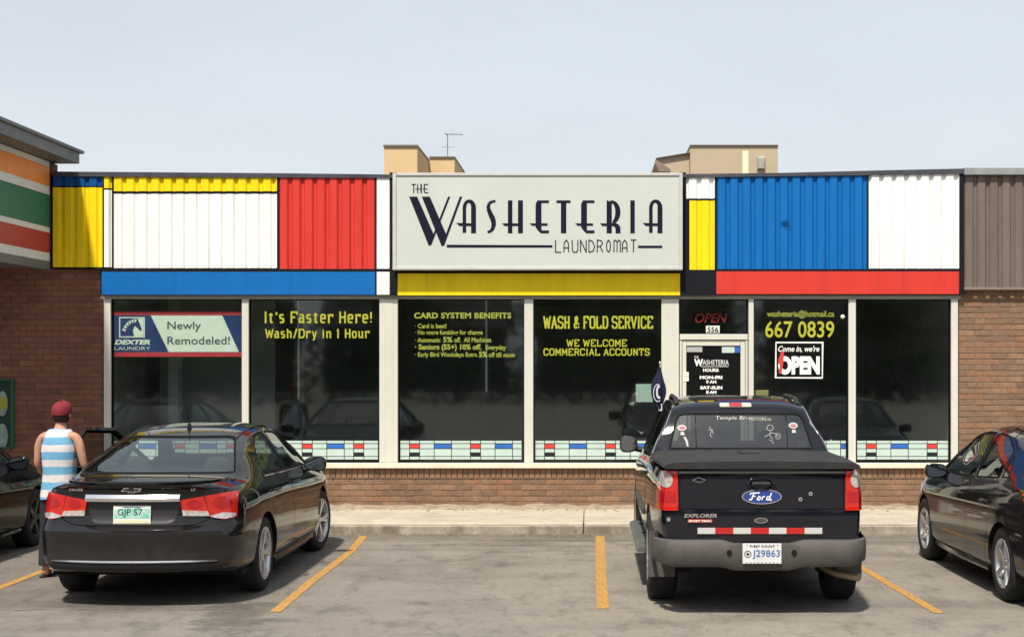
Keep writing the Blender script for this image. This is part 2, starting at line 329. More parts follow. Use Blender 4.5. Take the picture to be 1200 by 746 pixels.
lot = M()
xs = [-400, -40, -9, 9, 40, 400]; ys = [-400, -60, -22, 0.3, 40, 500]
for i in range(5):
    for j in range(5): lot.face([(xs[i], ys[j], 0), (xs[i + 1], ys[j], 0), (xs[i + 1], ys[j + 1], 0), (xs[i], ys[j + 1], 0)])
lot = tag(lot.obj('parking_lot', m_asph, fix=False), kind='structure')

m_line = mat('line_paint', (.38, .195, .042), .85, scale=9, var=0, col2=(.46, .25, .062), bump=.2, bscale=150)
nt, l, b = nodes_of(m_line); g = nt.nodes.new('ShaderNodeNewGeometry')
base = b.inputs['Base Color'].links[0].from_socket
base = mulmix(base, noisefac(38, .50, .62, detail=8)[0], (.36, .52, 1.5)); base = mulmix(base, noisefac(7, .5, .75, detail=6)[0], (.8, .85, 1.0)); l(base, b.inputs['Base Color'])
def painted_line(pts, w=.088):
    mb = M(); rnd = random.Random(int(pts[0][0] * 100)); L_, R_ = [], []
    n = 44
    for i in range(n + 1):
        t = i / n * (len(pts) - 1); k = min(int(t), len(pts) - 2); t -= k
        x = pts[k][0] * (1 - t) + pts[k + 1][0] * t; y = pts[k][1] * (1 - t) + pts[k + 1][1] * t
        L_.append((x - w / 2 + rnd.uniform(-.0022, .0022), y, .004)); R_.append((x + w / 2 + rnd.uniform(-.0022, .0022), y, .004))
    for i in range(n): mb.face([L_[i], R_[i], R_[i + 1], L_[i + 1]])
    mb.obj('painted_line', m_line, lot, fix=False)
painted_line([(-2.52, -7.25), (-2.54, -5.6), (-2.52, -3.6), (-2.60, -2.15)])
painted_line([(.115, -7.1), (.115, -5.2), (.13, -2.15)], .10)
painted_line([(2.80, -7.3), (2.72, -5.8), (2.66, -4.6), (2.74, -2.2)])
painted_line([(-5.25, -7.2), (-5.24, -2.2)]); painted_line([(5.45, -7.2), (5.45, -2.2)]); painted_line([(-7.95, -7.2), (-7.93, -2.2)])
m_crack = mat('crack_fill', (.035, .032, .03), .95, var=.3)
def crack(pts, w=.012):
    mb = M(); rnd = random.Random(5); pp = []
    for (a, b2) in zip(pts, pts[1:]):
        n = 12
        for i in range(n): pp.append((a[0] + (b2[0] - a[0]) * i / n + rnd.uniform(-.012, .012), a[1] + (b2[1] - a[1]) * i / n + rnd.uniform(-.03, .03)))
    ws = [w * rnd.uniform(.25, 1.1) for _ in pp]
    for i in range(len(pp) - 1):
        (ax, ay), (bx, by) = pp[i], pp[i + 1]
        d = math.hypot(bx - ax, by - ay); nx, ny = -(by - ay) / d, (bx - ax) / d
        mb.face([(ax - nx * ws[i], ay - ny * ws[i], .004), (bx - nx * ws[i + 1], by - ny * ws[i + 1], .004), (bx + nx * ws[i + 1], by + ny * ws[i + 1], .004), (ax + nx * ws[i], ay + ny * ws[i], .004)])
    mb.obj('crack', m_crack, lot, fix=False)
crack([(-6.5, -7.1), (-4.6, -7.15), (-2.7, -7.12)], .006)
crack([(-3.0, -2.95), (-1.5, -3.05), (.4, -2.95), (1.2, -3.0)], .006)
crack([(2.8, -3.0), (4.6, -2.95), (6.4, -3.05)], .006)

m_conc = mat('walk_concrete', (.34, .30, .235), .85, scale=3.5, var=0, col2=(.46, .41, .325), bump=.3, bscale=90)
m_kerbf = mat('kerb_face_concrete', (.24, .21, .165), .9, scale=5, var=0, col2=(.40, .355, .28), bump=.4, bscale=60)
walk = tag(bpy.data.objects.new('sidewalk', None), kind='structure'); COL.objects.link(walk)
xj = [-13.2, -9.4, -4.7, -.06, 4.4, 8.9, 13.4]
for a, c in zip(xj, xj[1:]):
    s = M(); s.bbox(a + .005, c - .005, -1.90, -.34, -.05, .13, .018)
    s.obj('paving_slab', m_conc, walk)
    s = M(); s.bbox(a + .006, c - .006, -1.925, -1.905, -.05, .095, .01)
    s.obj('kerb_face', m_kerbf, walk)
m_dirt = mat('broken_mortar_dirt', (.18, .135, .09), .95, scale=9, var=0, col2=(.37, .31, .23), bump=.8, bscale=40)
s = M(); rnd = random.Random(3); n = 220; pr = []
for i in range(n + 1):
    x = -13 + 26.4 * i / n; pr.append((x, -.36 + rnd.uniform(-.10, .05), .126 + rnd.uniform(0, .01), .145 + rnd.uniform(0, .035)))
for p, q in zip(pr, pr[1:]):
    s.face([(p[0], p[1], p[2] - .03), (q[0], q[1], q[2] - .03), (q[0], q[1] + .03, q[2]), (p[0], p[1] + .03, p[2])])
    s.face([(p[0], p[1] + .03, p[2]), (q[0], q[1] + .03, q[2]), (q[0], .02, q[3]), (p[0], .02, p[3])])
s.obj('broken_edge', m_dirt, walk, smooth=1)
# loose grit and crumbs at the kerb foot and the wall foot
m_grit = mat('grit', (.16, .14, .11), .95, var=.4, islands=.4)
s = M()
for i in range(900):
    if rnd.random() < .55: x, y, z, h = rnd.uniform(-7.5, 7.5), -1.93 - abs(rnd.gauss(0, .16)), 0, rnd.uniform(.004, .014)
    elif rnd.random() < .5: x, y, z, h = rnd.uniform(-7, 7), -.36 - abs(rnd.gauss(0, .12)), .13, rnd.uniform(.004, .016)
    else: x, y, z, h = rnd.uniform(-7, 7), rnd.uniform(-9, -2), 0, rnd.uniform(.003, .009)
    w_ = h * rnd.uniform(1, 1.8); s.v += [(x - w_, y - w_, z), (x + w_, y - w_ * .6, z), (x, y + w_, z), (x, y, z + h)]
    k = len(s.v) - 4
    for f in ((0, 1, 3), (1, 2, 3), (2, 0, 3)): s.f.append(tuple(k + q for q in f)); s.m.append(0)
tag(s.obj('grit', m_grit), kind='stuff')

# ------------------------------------------------------------------ bricks
def weather(m, specs):
    """extra soft staining on a material: (scale, lo, hi, colour, stretch, offset)"""
    global nt, l, b, g
    nt, l, b = nodes_of(m); g = nt.nodes.new('ShaderNodeNewGeometry'); base = b.inputs['Base Color'].links[0].from_socket
    for sc, lo, hi, col, st, of in specs: base = mulmix(base, noisefac(sc, lo, hi, st, 6, of)[0], col)
    l(base, b.inputs['Base Color'])
m_brick = mat('brick_clay', (.188, .112, .070), .9, scale=14, var=0, col2=(.245, .155, .100), bump=.35, bscale=120, islands=.20)
m_brick_red = mat('brick_clay_red', (.185, .082, .053), .9, scale=14, var=0, col2=(.235, .112, .074), bump=.35, bscale=120, islands=.22)
m_mort = mat('mortar', (.205, .135, .095), .95, scale=20, var=.25, bump=.4)
m_mort2 = mat('mortar_dark', (.17, .088, .065), .95, scale=20, var=.25, bump=.4)
for m_ in (m_brick, m_brick_red): weather(m_, [(1.1, .48, .68, (.80, .80, .80), (1, 1, .6), 0), (2.3, .56, .70, (1.22, 1.24, 1.28), (1, 1, .5), 5), (30, .56, .72, (.72, .70, .70), (1, 1, 1), 3)])
weather(m_conc, [(1.3, .48, .66, (.86, .85, .83), (1, 2, 1), 0), (7, .56, .70, (.80, .79, .77), (1, 1, 1), 4), (45, .58, .72, (.78, .77, .75), (1, 1, 1), 8)])
weather(m_kerbf, [(2.0, .46, .62, (.62, .60, .57), (1, 1, .3), 1), (14, .54, .68, (.70, .68, .66), (1, 1, 1), 4)])
BW, BH = .2135, .0752
def brick_mesh(w, h, m, k):
    return M().bbox(-w / 2, w / 2, -.012, .05, -h / 2, h / 2, .004).mesh('brick', m)
def lay(parent, x0, x1, z0, rows, m, vis0, vis1, soldier=False):
    """bricks between x0 and x1; those between vis0 and vis1 are objects, the rest one joined part"""
    rnd = random.Random(int(x0 * 10) + rows); full = brick_mesh(BW - .009, BH - .009, m, 0); sol = brick_mesh(.072 - .010, BH * 1.62, m, 1)
    rest = M(); cnt = 0
    for r in range(rows):
        z = z0 + BH * (r + .5); x = x0 - (BW / 2 if r % 2 else 0); pitch = BW; 
        while x < x1:
            a, c = max(x, x0), min(x + pitch, x1); w = c - a
            if w > .03:
                cx = (a + c) / 2; dy = rnd.uniform(-.002, .002)
                if a > vis0 and c < vis1 and cnt < 300:
                    me = full if w > BW - .01 else brick_mesh(w - .009, BH - .009, m, 2)
                    link('brick', me, parent, (cx, dy, z)); cnt += 1
                else: rest.bbox(a + .005, c - .005, -.012 + dy, .05, z - BH / 2 + .005, z + BH / 2 - .005, .004)
            x += pitch
    if soldier:
        zt = z0 + BH * rows; x = x0; hs = soldier
        sol = brick_mesh(.072 - .009, hs - .010, m, 1)
        while x < x1:
            if x > vis0 and x < vis1 and cnt < 300: link('brick', sol, parent, (x + .036, -.010 + rnd.uniform(-.002, .002), zt + hs / 2)); cnt += 1
            else: rest.bbox(x + .0045, x + .0675, -.022, .05, zt + .005, zt + hs - .005, .004)
            x += .072
    if rest.f: tag(rest.obj('brickwork', m, parent), kind='stuff')

bld = thing('laundromat_building', 'long low laundromat shopfront with white, red, blue and yellow panelled fascia above large windows', 'shop building')
FRY = 0.0
Z_SILL0, Z_SILL1, Z_HEAD = fz(548), fz(541.5), fz(350.5)
xl, xr = fx(121.5), fx(1122.5)
# base wall below the windows
zb0 = .125; rows = 4; hs = .14
zb0 = Z_SILL0 - hs - 5 * BH
lay(bld, xl, xr, zb0, 5, m_brick, fx(345), fx(740), soldier=hs)
M().box(xl, xr, -.0055, .22, 0, Z_SILL0 - .004).obj('mortar_backing', m_mort, bld)
m_al = mat('aluminium_frame', (.56, .55, .49), .45, scale=3, var=.06, bump=.05, stretch=(1, 1, .4))
m_sill = mat('sill_paint', (.68, .61, .48), .6, scale=4, var=.10, bump=.12)
M().bbox(xl - .02, xr + .02, -.075, .16, Z_SILL0, Z_SILL1 - .004, .006).obj('sill', m_sill, bld)
M().bbox(xl - .03, xr + .03, -.03, .16, Z_HEAD, fz(345.6), .005).obj('window_head', mat('head_trim', (.30, .29, .25), .6), bld)
def post(a, c, nm='frame_post', z0=Z_SILL1, z1=Z_HEAD, d=-.035):
    mb = M(); mb.bbox(fx(a), fx(c), d, .10, z0, z1, .005)
    if c - a > 15:
        for q in (.28, .72): mb.box(fx(a + (c - a) * q - .7), fx(a + (c - a) * q + .7), d - .004, d + .01, z0 + .01, z1 - .01)
    return mb.obj(nm, m_al, bld)
for a, c in ((122.5, 130.5), (284, 292), (445, 466.5), (614.5, 625), (775, 795.5), (994, 1002.5), (1114, 1122)): post(a, c)
post(877, 883)
m_glass = glassmat('shop_glass', (.86, .90, .88), 1.0, .014, rough=.035, wave=.03)
m_blackf = mat('black_gasket', (.006, .006, .006), .7, spec=.1)
m_pale = mat('pale_green_film', (.44, .55, .50), .6, scale=5, var=.05); m_fr = mat('red_film', (.55, .05, .04), .5); m_fb = mat('blue_film', (.03, .12, .42), .5); m_fk = mat('black_film', (.012, .014, .016), .5)
m_yel = mat('yellow_vinyl', (.37, .38, .030), .6, var=.12, scale=8)
m_yel2 = mat('yellow_vinyl_faded', (.26, .30, .045), .6, var=.2, scale=8)
m_wht = mat('white_vinyl', (.75, .76, .72), .6)
def window(a, c, ztop=350.5, z0=541.5, strip=True, off=0):
    w = M(); x0, x1, zz0, zz1 = fx(a), fx(c), fz(z0), fz(ztop); t = .012
    w.box(x0, x0 + t, .0, .07, zz0, zz1).box(x1 - t, x1, .0, .07, zz0, zz1).box(x0 + t, x1 - t, .0, .07, zz0, zz0 + t).box(x0 + t, x1 - t, .0, .07, zz1 - t, zz1)
    o = w.obj('window', m_blackf, bld)
    M().box(x0 + t, x1 - t, .030, .036, zz0 + t, zz1 - t).obj('pane', m_glass, o)
    if strip:
        # stained-glass look film: pale cells between black lines; the pattern repeats every 73 image pixels
        s = M(); ya, yb = .0265, .0285; rows_ = [516.5, 520.5, 526.5, 535, 539.5]; rows_ = [515.8, 519.6, 525.6, 534.6, 538.6]
        cols = []; u = a + 2.0; patlen = 0; pat = [(11, 'p'), (12, 'r'), (17, 'p'), (20.5, 'b'), (22, 'p'), (12, 'r'), (17, 'p'), (20.5, 'b'), (11, 'p'), (12, 'r'), (17, 'p'), (20.5, 'b')]
        pat = (pat + [(22, 'p')] + pat[:4])[off:]
        for wd, k in pat:
            e = min(u + wd, c - 2); 
            if e - u > 3: cols.append((u, e, k))
            u += wd
        ln = .45
        for (p, q, k) in cols:
            for ri in range(4):
                v0, v1 = rows_[ri], rows_[ri + 1]
                mi = 0
                if k == 'r' and ri == 1: mi = 1
                if k == 'b' and ri == 1: mi = 2
                X0, X1, Z0, Z1 = fx(p + ln), fx(q - ln), fz(v1 - ln), fz(v0 + ln)
                if k == 'r' and ri == 2:
                    zm = fz(530.0); s.box(X0, X1, ya, yb, zm + .002, Z1, 0); s.box(X0, X1, ya, yb, Z0, zm - .002, 3); continue
                s.box(X0, X1, ya, yb, Z0, Z1, mi)
        s.box(fx(a + 2), fx(c - 2), .029, .0295, fz(539), fz(515.4), 3)
        tag(s.obj('stained_glass_film', [m_pale, m_fr, m_fb, m_fk], o), kind='stuff')
    return o
w1 = window(130.5, 284, off=1); w2 = window(292, 445, off=2); w3 = window(466.5, 614.5); w4 = window(625, 775)
w6 = window(883, 994, off=1); w7 = window(1002.5, 1114)
wt = window(796.5, 876, 350.5, 391, strip=False)
YF = .0270
def T(o, s, u0, u1, v0, v1, m, **k): return text('lettering', s, fx(u0), fx(u1), fz(v1), fz(v0), YF, m, o, **k)
def SL(o, s, u0, u1, v0, v1, m, **k): return slab('lettering', s, fx(u0), fx(u1), fz(v1), fz(v0), YF, m, o, **k)
SL(w2, "It's Faster Here!", 309.5, 435.5, 364.5, 378.5, m_yel, thick=.145, gap=.36, serif=.30); SL(w2, "Wash/Dry in 1 Hour", 311, 432.5, 385, 396, m_yel, thick=.155, gap=.36, serif=.28)
T(w3, 'CARD SYSTEM BENEFITS', 485, 599, 366, 373, m_yel2, bold=.035, space=1.05)
T(w3, '· Card is best!', 486, 523, 379, 384.5, m_yel2, bold=.02)
T(w3, '· No more fumbling for change', 486, 565.5, 386.5, 393.5, m_yel2, bold=.02)
T(w3, '· Automatic', 486, 516, 395.5, 401, m_yel2, bold=.02); T(w3, '5%', 519, 530, 394.5, 401, m_yel2, bold=.03); T(w3, 'off.  All Machines', 532, 575.5, 395, 401, m_yel2, bold=.02)
T(w3, '· Seniors (55+) 10% off.', 486, 564, 403, 411.5, m_yel2, bold=.035); T(w3, 'Everyday', 569, 593, 404, 411.5, m_yel2, bold=.02)
T(w3, '· Early Bird Weekdays Extra', 486, 559, 412.5, 419.5, m_yel2, bold=.02); T(w3, '5%', 561, 571, 411.5, 418.5, m_yel2, bold=.03); T(w3, 'off till noon', 572.5, 603, 412.5, 418.5, m_yel2, bold=.02)
SL(w4, 'WASH & FOLD SERVICE', 637.5, 764.5, 370, 385, m_yel, thick=.13, gap=.42, serif=.42)
SL(w4, 'WE WELCOME', 664.5, 734, 397.5, 406, m_yel, thick=.155, gap=.45, serif=.32); SL(w4, 'COMMERCIAL ACCOUNTS', 637.5, 761, 408, 416.5, m_yel, thick=.155, gap=.45, serif=.32)
T(w6, 'washeteria@hotmail.ca', 899, 978, 363.5, 373, m_yel2, bold=.015); T(w6, '667 0839', 897, 978, 376, 395.5, m_yel, bold=.012)
m_knob = mat('white_plastic', (.75, .74, .66), .5)
M().lathe([(.018, 0.0001), (.02, .025), (.0265, .028)], 16, 'y', (fx(988), 0, fz(371))).obj('sticker', m_knob, w6, smooth=1)
# transom number plate
t556 = M().box(fx(827.5), fx(843.5), .020, .0265, fz(390.5), fz(381.5)).obj('number_plate', m_knob, wt)
m_dark = mat('dark_print', (.02, .02, .03), .6)
text('lettering', '556', fx(829), fx(842), fz(389.3), fz(382.8), .0195, m_dark, wt, bold=.02)

# door
dx0, dx1, dz1 = fx(796.5), fx(876), fz(391)
d = M(); zt0, zt1 = fz(398), fz(391.2)
d.bbox(dx0, dx1, -.03, .10, zt0, zt1 - .002, .004)
d.bbox(dx0, fx(799), -.02, .08, .14, zt0 - .002, .003).bbox(fx(873.5), dx1, -.02, .08, .14, zt0 - .002, .003)
door = d.obj('door_frame', m_al, bld)
d = M(); a0, a1 = fx(799.6), fx(873); st = .055
d.bbox(a0, fx(804.2), -.012, .035, .16, zt0 - .01, .004).bbox(fx(867.8), a1, -.012, .035, .16, zt0 - .01, .004).bbox(fx(804.4), fx(867.6), -.011, .034, fz(405), zt0 - .011, .004).bbox(fx(804.4), fx(867.6), -.011, .034, .16, .42, .004)
dl = d.obj('door', m_al, bld)
M().box(fx(804), fx(868), .008, .014, .42, fz(405)).obj('pane', m_glass, dl)
M().tube([(fx(807.5), -.06, 1.0), (fx(807.5), -.06, 1.35)], .012).tube([(fx(807.5), -.06, 1.01), (fx(807.5), 0, 1.01)], .01).tube([(fx(807.5), -.06, 1.34), (fx(807.5), 0, 1.34)], .01).obj('handle', m_al, dl, smooth=40)
m_blk = mat('black_poster', (.004, .0045, .005), .7, spec=.1)
M().box(fx(804.5), fx(867.5), .0045, .007, fz(462), fz(405.5)).obj('hours_poster', m_blk, dl)
YD = .0040
def TD(s, u0, u1, v0, v1, m=None, **k): return text('lettering', s, fx(u0), fx(u1), fz(v1), fz(v0), YD, m or m_wht, dl, **k)
TD('THE', 813.5, 818.5, 417, 419.5); TD('W', 813.5, 824, 420.5, 429, bold=.05); TD('ASHETERIA', 823.5, 854, 421.5, 427.5); TD('LAUNDROMAT', 838, 854, 428, 430)
M().box(fx(822), fx(837), YD - .001, YD, fz(429.6), fz(429)).obj('rule', m_wht, dl)
TD('HOURS:', 824, 842.5, 431.5, 435.5, bold=.05); TD('MON-FRI', 820, 846.5, 440, 444, bold=.05); TD('9 AM', 827.5, 839.5, 445.5, 449.2, bold=.05)
TD('SAT-SUN', 820.5, 846.5, 452, 456, bold=.05); TD('8 AM', 827.5, 839.5, 457.5, 461.2, bold=.05)
m_gst = mat('grey_sticker', (.35, .36, .36), .6, scale=120, var=.4)
M().box(fx(804.8), fx(823), .001, .0042, fz(412.3), fz(406.2)).obj('sticker', m_gst, dl)
M().box(fx(846), fx(860.7), .001, .0042, fz(413.2), fz(406.3)).obj('sticker', m_pale, dl); M().box(fx(860.8), fx(867), .001, .0042, fz(413.0), fz(406.3)).obj('sticker', m_fb, dl)
M().box(fx(800.5), fx(807), -.018, -.0125, fz(446.5), fz(435.5)).obj('door_notice', m_knob, dl)
text('lettering', 'PULL', fx(801.3), fx(806.2), fz(441.5), fz(439.5), -.0185, m_gst, dl)

# ---- fascia
YC = -.10                                    # face plane of the corrugated cladding
def paint(n, c, r=.5, v=.07): return mat(n, c, r, scale=2.2, var=v, bump=.06, bscale=8, spec=.2, stretch=(3.5, 1, .5))
p_w = paint('white_panel', (.80, .80, .765)); p_y = paint('yellow_panel', (.83, .60, .008)); p_r = paint('red_panel', (.55, .040, .030)); p_b = paint('blue_panel', (.003, .120, .385))
p_db = paint('deep_blue_panel', (.004, .07, .25)); p_k = paint('black_band', (.005, .005, .009), .7); p_br = mat('brown_cladding', (.125, .094, .080), .6, scale=1.5, var=.0, col2=(.165, .128, .110), bump=.1, bscale=25, stretch=(4, 1, .6))
m_cap = mat('cap_flashing', (.06, .065, .08), .5, metal=.3, var=.3, scale=3)
for m_ in (p_w, p_y, p_r, p_b, p_br): weather(m_, [(1.6, .52, .72, (.90, .89, .87), (5, 1, .35), 2), (22, .62, .74, (.86, .85, .84), (1, 1, .5), 6)])
PITCH, DEP = .1612, .028
def corr(u0, u1, v0, v1, m, parent=bld, nm='fascia_panel', ph=0.0, Y=YC):
    """ribbed sheet: flat crowns, tapered sides, narrower troughs; phase is kept from panel to panel"""
    x0, x1, z0, z1 = fx(u0, Y), fx(u1, Y), fz(v1, Y), fz(v0, Y); prof = [(0, 0), (.53, 0), (.67, 1), (.86, 1), (1.0, 0)]
    xs_ = [x0]; base = math.floor((x0 - ph) / PITCH) * PITCH + ph
    def dep(x):
        t = ((x - ph) / PITCH) % 1
        for (a, p), (c, q) in zip(prof, prof[1:]):
            if t <= c: return p + (q - p) * (t - a) / (c - a)
        return 0
    k = 0
    while base + k * PITCH < x1:
        for a, _ in prof[:-1]:
            x = base + (k + a) * PITCH
            if x0 + .001 < x < x1 - .001: xs_.append(x)
        k += 1
    xs_.append(x1); mb = M()
    for a, c in zip(xs_, xs_[1:]):
        ya, yc = Y + dep(a) * DEP, Y + dep(c) * DEP
        mb.face([(a, ya, z0), (c, yc, z0), (c, yc, z1), (a, ya, z1)])
    # give the sheet an edge so that it is not paper thin
    for a, c in zip(xs_, xs_[1:]):
        ya, yc = Y + dep(a) * DEP, Y + dep(c) * DEP
        mb.face([(a, ya, z0), (a, ya + .004, z0), (c, yc + .004, z0), (c, yc, z0)]); mb.face([(a, ya, z1), (c, yc, z1), (c, yc + .004, z1), (a, ya + .004, z1)])
    return mb.obj(nm, m, parent, fix=False)
def flat(u0, u1, v0, v1, m, Y=YC, nm='fascia_panel', parent=bld, d=.02): return M().bbox(fx(u0, Y), fx(u1, Y), Y, Y + d, fz(v1, Y), fz(v0, Y), .003).obj(nm, m, parent)
ph1 = fx(134, YC)
corr(62, 120, 206, 218, p_db, ph=ph1); corr(62, 120, 218, 219.6, p_k, nm='black_line', ph=ph1); corr(62, 120, 219.6, 313, p_y, ph=ph1)
flat(120, 122, 206, 313, p_k, nm='black_line', d=.05)
corr(122, 131, 207, 220.5, p_y, ph=ph1); corr(122, 131, 220.5, 222.5, p_k, nm='black_line', ph=ph1); corr(122, 131, 222.5, 313, p_w, ph=ph1); flat(131, 132.6, 206, 313, p_k, nm='black_line', d=.05)
corr(132.6, 324.5, 206, 224, p_y, ph=ph1); corr(132.6, 324.5, 224, 227.2, p_k, nm='black_line', ph=ph1); corr(132.6, 324.5, 227.2, 314, p_w, ph=ph1)
flat(324.5, 327, 206, 314, p_k, nm='black_line', d=.05)
corr(327, 439.5, 206, 315, p_r, ph=fx(328.5, YC)); flat(439.5, 441.5, 206, 315, p_k, nm='black_line', d=.05)
flat(441.5, 456.5, 207, 315, p_w, d=.03); flat(456.5, 466, 202, 346, p_k, nm='black_line')
flat(119, 456.5, 315, 318.5, p_k, nm='black_line'); flat(62, 119, 313, 315.6, p_k, nm='black_line')
flat(119, 439.5, 318.5, 345.3, p_b); flat(439.5, 441.5, 318.5, 345.3, p_k, nm='black_line'); flat(441.5, 456.5, 318.5, 345.3, p_w)
flat(466, 797, 317, 320.3, p_k, nm='black_line'); flat(466, 797, 320.3, 346, p_y)
flat(797, 804, 202, 346, p_k, nm='black_line'); flat(804, 839.5, 316, 346, p_k, nm='black_line')
corr(804, 837.5, 207, 232.5, p_w, ph=fx(808, YC)); corr(804, 837.5, 232.5, 235, p_k, nm='black_line', ph=fx(808, YC)); flat(804, 808, 235, 316, p_k, nm='black_line', d=.04); corr(808, 837.5, 235, 316, p_y, ph=fx(808, YC))
flat(837.5, 840, 206, 316, p_k, nm='black_line', d=.05)
corr(840, 1016, 205, 315.2, p_b, ph=fx(842, YC)); sb = M()
for q in range(5):
    an_ = R(18 + 36 * q); sx0, sz0 = fx(920.5, YC), fz(262.5, YC); r1 = .048 if q % 2 else .064
    stroke(sb, [(sx0 - r1 * math.cos(an_), sz0 - r1 * math.sin(an_)), (sx0 + r1 * math.cos(an_), sz0 + r1 * math.sin(an_))], .010, y=YC - .002 - .0004 * q, d=.001)
sb.obj('star_scribble', mat('scribble', (.003, .045, .15), .8, spec=.1), bld)
flat(1016, 1018, 204, 315.2, p_k, nm='black_line', d=.05); corr(1018, 1124, 203, 314.5, p_w, ph=fx(1022, YC))
flat(1124, 1130, 202, 345, p_k, nm='black_line', d=.05); flat(839.5, 1124, 315.2, 318, p_k, nm='black_line'); flat(839.5, 1124, 318, 344.6, p_r)
# soffit under the fascia and the wall behind it
M().box(fx(119), fx(1130), YC + .052, .16, fz(345.2), fz(206)).box(fx(62), fx(118.9), YC + .052, .16, fz(315), fz(206)).obj('fascia_backing', p_k, bld)
# bent cap flashing along the roof edge, not quite straight
cp = [(62, 201, 206.5), (200, 202, 207.5), (330, 203, 208), (456, 204.5, 208.5), (800, 204, 208), (920, 202.5, 206.5), (1040, 199.5, 205), (1131, 197.5, 203.5)]
mb = M(); Yc = -.118
for (a, t, bq), (c, t2, b2) in zip(cp, cp[1:]):
    x0, x1 = fx(a, Yc), fx(c, Yc); k = len(mb.v)
    mb.v += [(x0, Yc, fz(bq, Yc)), (x0, Yc, fz(t, Yc)), (x0, .2, fz(t, Yc) + .01), (x0, .2, fz(bq, Yc)), (x1, Yc, fz(b2, Yc)), (x1, Yc, fz(t2, Yc)), (x1, .2, fz(t2, Yc) + .01), (x1, .2, fz(b2, Yc))]
    for f in ((0, 4, 5, 1), (1, 5, 6, 2), (2, 6, 7, 3), (3, 7, 4, 0)): mb.f.append(tuple(k + q for q in f)); mb.m.append(0)
mb.obj('cap_flashing', m_cap, bld)
# building body: roof, back and sides, interior
m_roof = mat('roof_gravel', (.2, .19, .17), .95, bump=.5); m_in = mat('interior_paint', (.30, .31, .295), .8); m_inf = mat('interior_floor', (.05, .05, .047), .6)
M().box(fx(62), fx(1130), .201, 14.0, 4.25, 4.36).obj('roof', m_roof, bld)
M().box(xl - .3, xr + .3, 7.0, 7.2, 0, 3.1).obj('back_wall', m_in, bld); M().box(xl - .3, xl - .1, .22, 7.0, 0, 3.1).box(xr + .1, xr + .3, .22, 7.0, 0, 3.1).obj('side_wall', m_in, bld)
M().box(xl - .3, xr + .3, .23, 7.0, .10, .145).obj('shop_floor', m_inf, bld); M().box(xl - .1, xr + .1, .17, 7.0, 3.0, 3.1).obj('ceiling', m_in, bld)
M().box(xl - .3, xr + .3, 13.8, 14.0, 0, 4.25).obj('rear_wall', m_mort, bld)
m_col = mat('steel_column', (.03, .03, .03), .5)
for u in (350, 570):
    X = fx(u, 1.2); M().box(X - .07, X + .07, 1.2, 1.34, .145, 3.0).obj('column', m_col, bld); M().box(X - .012, X + .012, 1.185, 1.197, 1.6 if u > 500 else 1.5, 2.95).obj('conduit', m_wht, bld)
M().box(fx(134), fx(283), 2.0, 2.06, .145, 2.9).obj('added_partition', mat('added_partition_paint', (.30, .32, .31), .8, scale=1.2, var=.2), bld); M().box(fx(166), fx(178), 1.2, 1.4, .145, 2.9).obj('column', mat('pale_column', (.42, .44, .43), .7), bld)  # inner grey wall added to make the first pane look greyer

# ---- sign over the middle windows
sgn = thing('shop_sign', 'wide off-white lightbox sign with dark art deco lettering reading The Washeteria Laundromat', 'sign', (fx(630, -.27), -.1, 3.2))
YS = -.27; ox = sgn.location.x; oz = 3.2
def sgx(u): return fx(u, YS) - ox
def sgz(v): return fz(v, YS) - oz
m_sf = mat('sign_frame_metal', (.50, .50, .47), .5, metal=.2, var=.08); m_sface = mat('sign_face', (.485, .515, .475), .5, scale=1.2, var=.04, spec=.2); m_ink = mat('sign_ink', (.010, .009, .024), .7, spec=.1)
M().bbox(sgx(460), sgx(800), YS + .13, .10, sgz(316), sgz(202.5), .008).obj('sign_box', m_sf, sgn)
fr = M(); t = .045
X0, X1, Z0, Z1 = sgx(460), sgx(800), sgz(316), sgz(202.5)
fr.bbox(X0, X0 + t, YS + .1, YS + .129, Z0, Z1).bbox(X1 - t, X1, YS + .1, YS + .129, Z0, Z1).bbox(X0 + t + .001, X1 - t - .001, YS + .1, YS + .129, Z0, Z0 + t * .8).bbox(X0 + t + .001, X1 - t - .001, YS + .1, YS + .129, Z1 - t * .8, Z1)
fr.obj('sign_frame', m_sf, sgn)
M().box(X0 + t + .001, X1 - t - .001, YS + .115, YS + .128, Z0 + t * .8 + .001, Z1 - t * .8 - .001).obj('sign_face', m_sface, sgn)
ly = YS + .1145
def zz(p): return (sgx(470 + p[0] / 3.6364), sgz(205 + p[1] / 3.64))
def poly(mb, pts, k=0): mb.prism([zz(p) for p in pts], ly - .003 - .0006 * k, ly)
def arcp(cx, cy, rx, ry, a0, a1, n=10): return [(cx + rx * math.cos(R(a0 + (a1 - a0) * i / n)), cy + ry * math.sin(R(a0 + (a1 - a0) * i / n))) for i in range(n + 1)]
def band(mb, outer, inner, k=0):
    for i in range(len(outer) - 1): poly(mb, [outer[i], outer[i + 1], inner[i + 1], inner[i]], k)
def glyph(fn): mb = M(); fn(mb); return mb.obj('lettering', m_ink, sgn)
def gW(mb):
    poly(mb, [(34, 92), (68, 92), (140, 256), (124, 300), (117, 300)]); poly(mb, [(88, 92), (122, 92), (196, 262), (180, 302), (172, 302)], 1)
    poly(mb, [(200, 92), (209, 92), (128, 298), (119, 298)], 2); poly(mb, [(250, 92), (260, 92), (183, 300), (173, 300)], 3)
